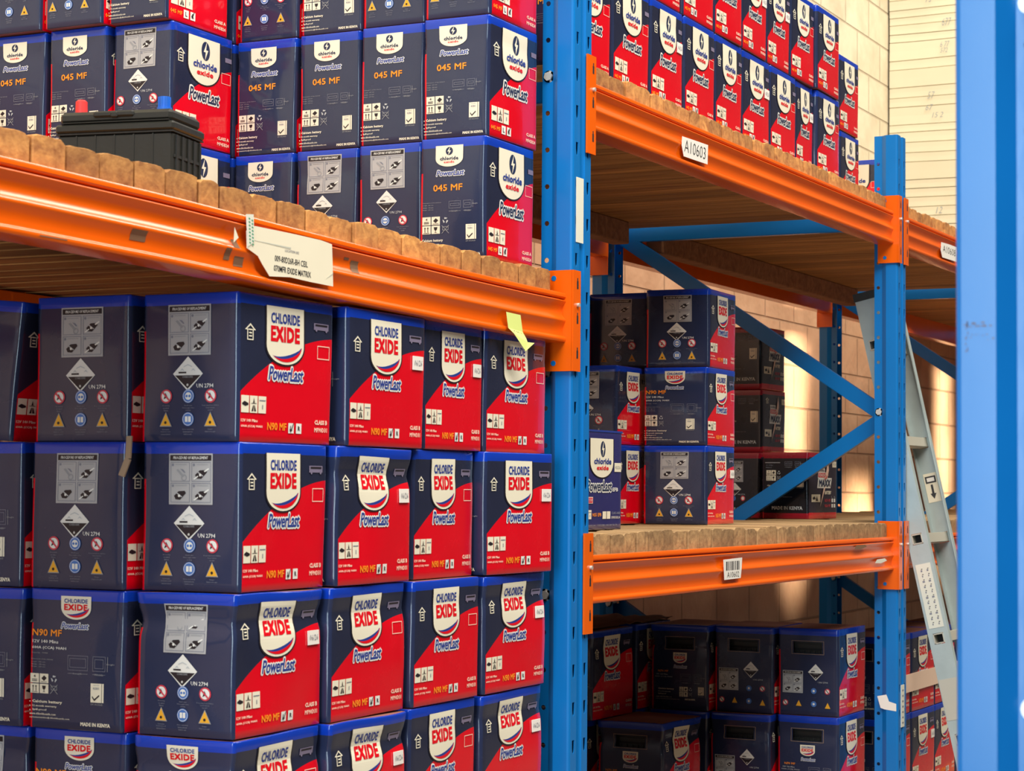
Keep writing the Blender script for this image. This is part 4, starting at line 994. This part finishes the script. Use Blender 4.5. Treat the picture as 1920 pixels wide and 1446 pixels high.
# ------------------------------------------------------------------ cartons
rows = {1: ('top row', -.918, 1.0), 2: ('second row', -1.1485, 1.0), 3: ('third row', -1.3695, .955), 4: ('bottom row', -1.5905, .955)}
G = 'large navy and red battery cartons on the lower left'
front = {1: [(-1.139, .035, -.6, 1, None, 'LP'), (-.845, .018, 1.0, 1, '06/26', 'LI'), (-.560, .032, .5, 0, '06/26', 'LI'), (-.327, .030, 1.0, 2, None, 'LI')],
         2: [(-1.134, .030, 1.2, 1, None, 'LP'), (-.868, .020, 1.5, 3, '06/26', 'LI'), (-.590, .035, 1.5, 2, None, 'LI'), (-.343, .020, -2.0, 0, '06/26', 'LI')],
         3: [(-1.143, .030, 1.2, 3, '06/26', 'LP'), (-.877, .025, 1.2, 4, None, 'LI'), (-.608, .022, .9, 2, None, 'LI'), (-.338, .022, 1.0, 4, '06/26', 'LI')],
         4: [(-1.143, .030, 1.2, 4, None, 'LI'), (-.880, .020, 1.2, 3, '06/26', 'LI'), (-.612, .025, 1.2, 2, None, 'LI'), (-.340, .025, 1.4, 4, '06/26', 'LI')]}
ordn = ['first', 'second', 'third', 'fourth', 'fifth', 'sixth', 'seventh', 'eighth', 'ninth', 'tenth']
for r_, lst in front.items():
    nm, z, sz = rows[r_]
    for i, (x, y, yaw, var, st, kd) in enumerate(lst):
        sc = (1.0, 1.0, sz)
        if r_ == 1 and i in (2, 3): sc = (.84 if i == 2 else 1.0, 1, 1)
        if i < 3 and r_ > 1: sc = (.945, 1, sz)
        if r_ == 2 and i == 2: sc = (.885, 1, sz)
        where = ('at the corner', 'next to the corner', 'third from corner', 'nearest the upright')[i]
        box(kd, var, x, y, z, yaw, 'large red and navy carton, %s, %s, lower left stack' % (nm, where)+(', dated sticker' if st else ''), G, sc, st)
for r_, (xa, va, ka), (xc, vc, kc, tc) in ((1, (-1.156, 1, 'LP'), (-1.177, 2, 'LP', 5.0)), (2, (-1.161, 0, 'LP'), (-1.171, 1, 'LI', 0)), (3, (-1.158, 2, 'LI'), (-1.163, 4, 'LI', 0)), (4, (-1.144, 1, 'LI'), (-1.144, 3, 'LP', 0))):
    nm, z, sz = rows[r_]
    box(ka, va, xa, .226, z, 0, 'carton showing its navy end, %s, one column back from corner, lower left stack' % nm, G, (1, 1.02, sz))
    box(kc, vc, xc, .420+(.02 if tc else 0), z+(.0 if tc else 0), 0, 'carton cut by left picture edge, %s, lower left stack%s' % (nm, ', leaning over' if tc else ''), G, (1, 1, sz*(.975 if tc else 1)), None, tc)
# torn flap hanging between two of them
m = MB()
fl = [((-1.168, .214, -.910), .006), ((-1.172, .213, -.945), .006), ((-1.176, .222, -.972), .007)]
m.bar(fl[0][0], fl[1][0], .010, .003, 'cardboard'); m.bar(fl[1][0], fl[2][0], .011, .003, 'cardboard')
tag(m.obj('cardboard_flap'), 'torn beige strip of cardboard hanging between two cartons below the top row on the left', 'cardboard')

# small cartons on the upper left deck
G = 'small navy and red cartons on the upper left deck'
ZD = ZL+.0455
small = [('bottom', ZD), ('middle', ZD+.2365), ('top', ZD+.473)]
kinds = {0: ['SI', 'SP', 'SP', 'SI', 'SI', 'SI', 'SP'], 1: ['SI', 'SI', 'SI', 'SI', 'SP', 'SI', 'SI'], 2: ['SP', 'SP', 'SI', 'SP', 'SI', 'SP', 'SP']}
pos = [(-.267, .060), (-.252, .210), (-.244, .360), (-.243, .512), (-.457, .664), (-.472, .812), (-.474, .964)]
for j, (nm, z) in enumerate(small):
    for i, (x, y) in enumerate(pos):
        dx = (-.006, 0, .004)[j] if i < 4 else (0, 0, -.018)[j]
        if j == 0 and i == 0: dx = -.010
        nmi = ['in the front corner beside the blue upright', 'second column back', 'third column back', 'fourth column back', 'jutting out behind the black battery', 'second from the left edge', 'at the left edge of the picture'][i]
        box(kinds[j][i], (i+2*j) % 3, x+dx, y, z+(.002 if i < 4 else .007), (0, -.3, .2, 0, .1, 0, .2)[(i+j) % 7], 'small navy carton, %s row, upper left deck, %s' % (nm, nmi), G, (1, 1.0, 1))

for j, (nm, z) in enumerate(small): box('SP', j, -.238, .666, z+.002, 0, 'filler carton darkening the gap behind the fourth column, %s row, upper left deck' % nm, G)  # extra cartons added so the gap shows dark, not bright wall
# small cartons on the upper right deck
G = 'small red-sided battery cartons on the upper right deck'
ZD = ZU+.0455
r1 = [(.118, .070, 0), (.338, .070, .3), (.556, .070, .6), (.772, .070, .8), (.986, .074, .7), (1.200, .078, .5), (1.414, .080, .3), (1.628, .084, .9), (1.842, .076, .3), (2.425, .220, 1.0)]
st1 = {2: '06/26', 5: '05/26', 7: '06/26'}; st2 = {5: '06/26', 6: '05/26'}
sx1 = {7: .72, 8: .96}
X1 = [.118, .338, .553, .757, .969, 1.170, 1.385, 1.604, 1.762, 2.425]
for i in range(10):
    x = X1[i]; nxt = X1[i+1] if i < 8 else x+.212
    sc = min(1.0, (nxt-x-.006)/.211)
    box('SI', i % 3, x, r1[i][1], ZD, r1[i][2], 'small red-sided carton, lower row, upper right deck, %s from the blue middle upright' % ordn[i], G, (sc, 1, 1), st1.get(i))
X2 = {2: (.530, .07), 3: (.745, .07), 4: (.960, .072), 5: (1.155, .074), 6: (1.352, .078), 7: (1.545, .078), 8: (1.745, .070), 9: (2.40, .216)}
ks = sorted(X2)
for i in ks:
    x, y = X2[i]; nx = X2[i+1][0] if i < 8 else x+.213
    box('SP', (i+1) % 3, x, y, ZD+.2365, (.3, -.4, .5)[i % 3], 'small red-sided carton, upper row, upper right deck, %s from the blue middle upright' % ordn[i], G, (min(1., (nx-x-.007)/.211), 1, 1), st2.get(i))
box('SR', 0, 3.03, .262, ZD, 0, 'carton with large white shield facing the camera, half behind the far blue upright', G)
for i, z in enumerate((ZD, ZD+.2365)):
    box('SP', i, .25, .74, z, 0, 'carton deep on upper right deck, %s of two, glimpsed left of middle upright' % ('lower', 'upper')[i], G)

# middle shelf
ZD = ZM+.0455; h = .2045
G = 'battery cartons stacked on the middle shelf'
for j, (k, xb, yw, st, nm) in enumerate((('MP', 1.246, 1.8, '06/26', 'bottom'), ('MI', 1.247, 1.6, None, 'middle'), ('MP', 1.261, 2.6, None, 'top'))):
    box(k, (0, 2, 1)[j], xb, .20, ZD+h*j, yw, 'navy carton with red side, %s of front stack on the middle shelf' % nm, G, (1, 1, 1), st)
for j, (k, xb, nm) in enumerate((('MI', 1.100, 'bottom'), ('MP', 1.100, 'middle'), ('MP', 1.309, 'top'))):
    box(k, (1, 2, 0)[j], xb, .390, ZD+h*j, .8 if j < 2 else 0, 'navy carton in the stack set back on the middle shelf, %s of three' % nm, G)
for j in range(3):
    box('MP', j, 1.20 if j == 2 else 1.12, .575, ZD+h*j, 0, 'shadowed carton beside middle upright, %s of rearmost stack on middle shelf' % ('bottom', 'middle', 'top')[j], G)
box('B', 0, .297, .122, ZD, 1.2, 'plain dark blue carton with white shield, beside the middle upright on the middle shelf', None)
G = 'black cartons with red edges on the middle shelf'
ZX = ZM+.0460
box('XI', 0, 2.440, .328, ZX, -4.0, 'black and red lightning bolt carton, front one standing on the middle deck', G, (.90, .94, 1.07))
box('XP', 1, 2.482, .500, ZX, 0, 'black battery carton behind the front lightning bolt carton, on the deck', G, (.90, .94, 1.07))
box('XI', 1, 2.500, .502, ZX+.2095, -1.5, 'black and red lightning bolt carton, second layer of its stack', G, (.78, .98, 1.03))
box('XI', 2, 2.498, .504, ZX+.4110, -2.0, 'black and red lightning bolt carton, topmost of its stack, behind the blue brace', G, (.77, .98, 1.03))

# bottom right stacks, cartons with hand holes
G = 'battery cartons with hand holes on the lower right'
ZA, ZB = -1.9445+.0435+.0005, -1.9445+.0435+.2555
def H(kind, var, x, y, z, yaw, lab, **k): return box(kind, var, x, y, z, yaw, lab, G, **k)
H('HP', 1, 2.092, .118, ZB, -1.0, 'hand hole carton with red side, upper row, next to upright by the ladder', scale=(.94, 1, 1))
H('HP', 2, 2.080, .312, ZB, 0, 'hand hole carton, upper row of lower right stack, second from the ladder')
H('HI', 3, 2.052, .506, ZB, 0, 'hand hole carton with small shield, upper row, third from the ladder')
H('HI', 4, 1.640, .700, ZB, -3.0, 'carton showing its red side, upper row of lower right stack, beside middle upright')
H('HI', 2, 2.088, .118, ZA, -1.0, 'hand hole carton with small shield, lower row, next to upright by the ladder', scale=(.94, 1, 1))
H('HP', 4, 2.060, .316, ZA, 0, 'hand hole carton, lower row of lower right stack, second from the ladder')
H('HI', 3, 1.685, .500, ZA, -2.0, 'hand hole carton whose brown top shows, lower row of lower right stack', scale=(1, 1.10, 1))
H('HP', 2, 2.045, .508, ZA, 0, 'hand hole carton, lower row of lower right stack, third from the ladder')
H('HI', 1, 1.640, .722, ZA, -2.0, 'carton at the bottom beside middle upright, lower row of lower right stack')
for i, (x, y) in enumerate(((1.985, .76), (2.05, .70))[:1]):
    H('HP', i, 1.99, .712, ZB, 0, 'carton hidden in the upper row behind the hand hole cartons'); H('HP', i, 1.99, .712, ZA, 0, 'carton hidden in the lower row behind the hand hole cartons')
G = 'red-sided battery cartons behind the ladder'
ZC = -1.9945+.0435+.0005
for j, (nm, z) in enumerate((('lower', ZC), ('upper', ZC+.2555))):
    for i, x in enumerate((2.536, 2.812, 3.088, 3.364)):
        box('HI', (i+j) % 3, x, .105, z, (.2, -.5, .3, 0)[i], 'red-sided carton, %s row behind the ladder, %s from the left' % (nm, ordn[i]), G, (1, 1, 1), '06/26' if (i, j) == (1, 0) else None)
m = MB(); m.box(2.55, 3.61, .0965, .0985, ZC+.2555+.068, ZC+.2555+.125, 'tape_tan'); tag(m.obj('tape_strip'), 'pale tan strip running across the upper row of red cartons behind the ladder', 'strip')
# crumpled brown sheet over the lower right stack
m = MB(); nx, ny = 26, 20; z1 = ZB+.2545
g = [[(1.66+(2.28-1.66)*i/nx+.01*noise.noise(Vector((i, j, 0))*.4), .715+(.97-.715)*j/ny, z1+.003+abs(noise.noise(Vector((i*.25, j*.3, 2))))*.014) for i in range(nx+1)] for j in range(ny+1)]
V = [p for r_ in g for p in r_]
m.idx(V, [(j*(nx+1)+i, j*(nx+1)+i+1, (j+1)*(nx+1)+i+1, (j+1)*(nx+1)+i) for j in range(ny) for i in range(nx)], 'cardboard_brown', True)
o = m.obj('brown_sheet'); s_ = o.modifiers.new('t', 'SOLIDIFY'); s_.thickness = .002; tag(o, 'crumpled dark brown paper sheet lying on top of the hand hole cartons', 'paper')

# ------------------------------------------------------------------ the bare black battery on the left deck
t = empty('car_battery', (-1.017, .25, ZL+.0455+.0155)); t.rotation_euler = (0, 0, math.radians(11)); tag(t, 'bare black car battery with red and blue terminal caps standing on the left planks', 'battery')
Lb, Wb, Hb = .215, .125, .166
m = MB(); m.box(.004, Wb-.004, .004, Lb-.004, 0, Hb*.76, 'battery_black', .003)
for k in range(1, 6): y = .004+k*(Lb-.008)/6; m.box(.0030, .0045, y-.0012, y+.0012, .006, Hb*.75, 'battery_black')
for k in range(5): x = .016+k*.023; m.box(x, x+.006, .0015, .0045, .01, Hb*.74, 'battery_black')
for z in (.04, .085): m.box(.010, Wb-.010, .0022, .0045, z, z+.005, 'battery_black')
m.obj('case', t)
m = MB(); m.box(.002, Wb-.002, .002, Lb-.002, Hb*.76, Hb*.775, 'battery_seam'); m.box(0, Wb, 0, Lb, Hb*.775, Hb*.87, 'battery_black', .004); m.box(.004, Wb-.004, .006, Lb-.006, Hb*.87, Hb*.995, 'battery_black', .006)
m.box(.001, .006, .01, Lb-.01, Hb*.876, Hb*.884, 'battery_black'); m.obj('lid', t)
m = MB(); m.box(.000, .012, Lb*.34, Lb*.68, Hb*.925, Hb*.99, 'black_plastic', .003); m.box(-.0015, .010, Lb*.47, Lb*.53, Hb*.92, Hb*.98, 'black_plastic', .002); m.obj('handle', t)
m = MB(); m.cyl((.028, Lb-.034, Hb*.99), (.028, Lb-.034, Hb+.020), .0105, 'cap_red', 18, .0098); m.cyl((.028, Lb-.034, Hb+.020), (.028, Lb-.034, Hb+.023), .0095, 'cap_red', 18, .006); m.obj('terminal_cap', t)['label'] = 'red terminal cap'
m = MB(); m.cyl((.028, .030, Hb*.99), (.028, .030, Hb+.004), .0125, 'cap_blue', 18); m.cyl((.028, .030, Hb+.003), (.028, .030, Hb+.022), .0095, 'cap_blue', 10)
for k in range(8): a = k*PI/4; m.box(.028+.0095*math.cos(a)-.0012, .028+.0095*math.cos(a)+.0012, .030+.0095*math.sin(a)-.0012, .030+.0095*math.sin(a)+.0012, Hb+.004, Hb+.0215, 'cap_blue')
m.obj('terminal_cap', t)['label'] = 'blue terminal cap'

# ------------------------------------------------------------------ ladder
LX, LWd = 2.397, .30
lean = .2235; zc = -1.131; yc = -.031
t = empty('ladder', (LX+LWd/2, yc+lean*(Z0-zc), Z0)); tag(t, 'aluminium ladder leaning into the rack behind the right-hand blue upright', 'ladder')
lx, ly = t.location.x, t.location.y
def lp(x, z, off=0): return Vector((x-lx, yc+lean*(z-zc)+off-ly, z-Z0))
dirv = (lp(LX, 0)-lp(LX, -1)).normalized(); nrm = Vector((0, dirv.z, -dirv.y))
ztop = -.40
rungs = [-1.131+.2955*k for k in range(-4, 3)]
for x, sgn in ((LX, 1), (LX+LWd, -1)):
    m = MB(); a, b = lp(x, Z0+.03), lp(x, ztop)
    tt = .003
    # channel rail: web plus two flanges, web pierced at each rung
    w = .062; top_w = .080
    zs_ = sorted([Z0+.03, ztop]+[q for r_ in rungs for q in (r_-.016, r_+.016)])
    for q in (-1, 1):
        m.bar(a+nrm*q*(w/2-.001)+Vector((sgn*.012, 0, 0)), b+nrm*q*(w/2-.001)+Vector((sgn*.012, 0, 0)), .003, .024, 'galvanised_aluminium')
    prev = None
    for k in range(len(zs_)-1):
        z0_, z1_ = zs_[k], zs_[k+1]; pa, pb = lp(x, z0_), lp(x, z1_)
        pier = any(abs((z0_+z1_)/2-r_) < .005 for r_ in rungs)
        if not pier: m.bar(pa, pb, w, tt, 'galvanised_aluminium')
        else:
            for q in (-1, 1): m.bar(pa+nrm*q*(w/2-.0075), pb+nrm*q*(w/2-.0075), .015, tt, 'galvanised_aluminium')
    m.obj('rail', t)
    m = MB(); a, b = lp(x+sgn*.012, ztop-.002), lp(x+sgn*.012, ztop+.022); m.bar(a, b, .068, .032, 'black_plastic'); m.obj('end_cap', t)
    m = MB(); a, b = lp(x+sgn*.012, Z0+.001), lp(x+sgn*.012, Z0+.045); m.bar(a, b, .068, .034, 'black_plastic'); m.obj('foot', t)
for r_ in rungs:
    m = MB(); a, b = lp(LX-.003, r_), lp(LX+LWd+.003, r_)
    for q, w_, o_ in ((nrm, .003, .0145), (-nrm, .003, .0145)): m.bar(a+q*o_, b+q*o_, .028, .003, 'rung_aluminium', side=nrm)
    for q in (dirv, -dirv): m.bar(a+q*.0135, b+q*.0135, .028, .003, 'rung_aluminium', side=dirv)
    m.bar(a+Vector((.03, 0, 0)), b-Vector((.03, 0, 0)), .022, .022, 'dark_hole', side=nrm)
    m.obj('rung', t)
def rail_patch(z0_, z1_, mat, name, x=LX-.0022, w=.046, off=0, txt=False, label=None):
    m = MB(); a, b = lp(x, z0_, 0), lp(x, z1_, 0); m.bar(a+nrm*off, b+nrm*off, w, .0008, mat)
    if txt == 'lines':
        for k in range(11):
            for q in (-.011, .008):
                c = a+(b-a)*(k+.7)/12+nrm*(q+off)+Vector((-.0008, 0, 0)); m.bar(c-dirv*.0025, c+dirv*.0025, .003+.004*((k*7) % 3)/2, .0004, 'ink_dimgrey'); m.bar(c+dirv*.0045-nrm*.002, c+dirv*.0065-nrm*.002, .004, .0004, 'ink_black')
    if txt == 'arrow':
        c = a+(b-a)*.28+Vector((-.0008, 0, 0)); m.bar(c, c+dirv*.03, .007, .0004, 'ink_black')
        m.face([c+nrm*.010+dirv*.002, c-nrm*.010+dirv*.002, c-dirv*.016], 'ink_black')
        c = a+(b-a)*.78+Vector((-.0008, 0, 0)); m.bar(c-dirv*.011, c+dirv*.011, .034, .0004, 'ink_black'); m.bar(c-dirv*.006-Vector((.0004, 0, 0)), c+dirv*.006-Vector((.0004, 0, 0)), .024, .0004, 'paper_white')
    o = m.obj(name, t)
    if label: o['label'] = label
rail_patch(-1.395, -1.205, 'white_tape', 'instruction_sticker', txt='lines', label='worn instruction sticker')
rail_patch(-1.665, -1.545, 'rung_aluminium', 'blank_sticker', w=.058)
rail_patch(-1.02, -.93, 'paper_cream', 'arrow_sticker', x=LX+LWd-.0025, w=.042, txt='arrow', label='sticker with a black down arrow')

# ------------------------------------------------------------------ near upright on the right, part of the opposite run
t = empty('upright_frame', (-1.999, -1.353, Z0)); tag(t, 'big out of focus bright blue upright at the right edge, nearest the camera', 'rack frame')
m = upright_mesh(ztop=.9); o = m.obj('front_upright', t, (0, .0535, -Z0), weld=True); o.scale = (1, -1, 1)
s_ = o.modifiers.new('thickness', 'SOLIDIFY'); s_.thickness = .002; s_.offset = 0
for z in (-.563, -1.169):
    m = MB(); m.cyl((-.0075, 0, z), (.002, 0, z), .0075, 'bolt_steel', 6); m.cyl((-.001, 0, z), (.0, 0, z), .0105, 'bolt_steel', 16); m.cyl((-.001, 0, z), (.04, 0, z), .005, 'bolt_steel', 10); m.obj('brace_bolt', t, (0, -.0088, -Z0))
m = MB(); m.box(-.04, .11, -.03, .09, Z0, Z0+.006, 'blue_paint'); m.obj('base_plate', t, (0, 0, -Z0))
scf = random.Random(5)
m = MB()
for k in range(26):
    if k < 9: y_, z_, w_, h_ = scf.uniform(.022, .044), -.842+scf.uniform(-.002, .002), scf.uniform(.001, .005), scf.uniform(.0004, .0012)
    elif k < 18: y_, z_, w_, h_ = .0435+scf.uniform(-.001, .001), scf.uniform(-.866, -.842), scf.uniform(.0004, .0012), scf.uniform(.001, .005)
    else: y_, z_, w_, h_ = scf.uniform(.018, .040), -.853+scf.uniform(-.003, .003), scf.uniform(.0006, .003), scf.uniform(.0004, .001)
    m.face([(-.0135, y_, z_), (-.0135, y_+w_, z_+h_*.2), (-.0135, y_+w_*.8, z_+h_), (-.0135, y_+w_*.1, z_+h_*1.1)], 'residue')
m.obj('paint_scuff', t, (0, 0, -Z0))
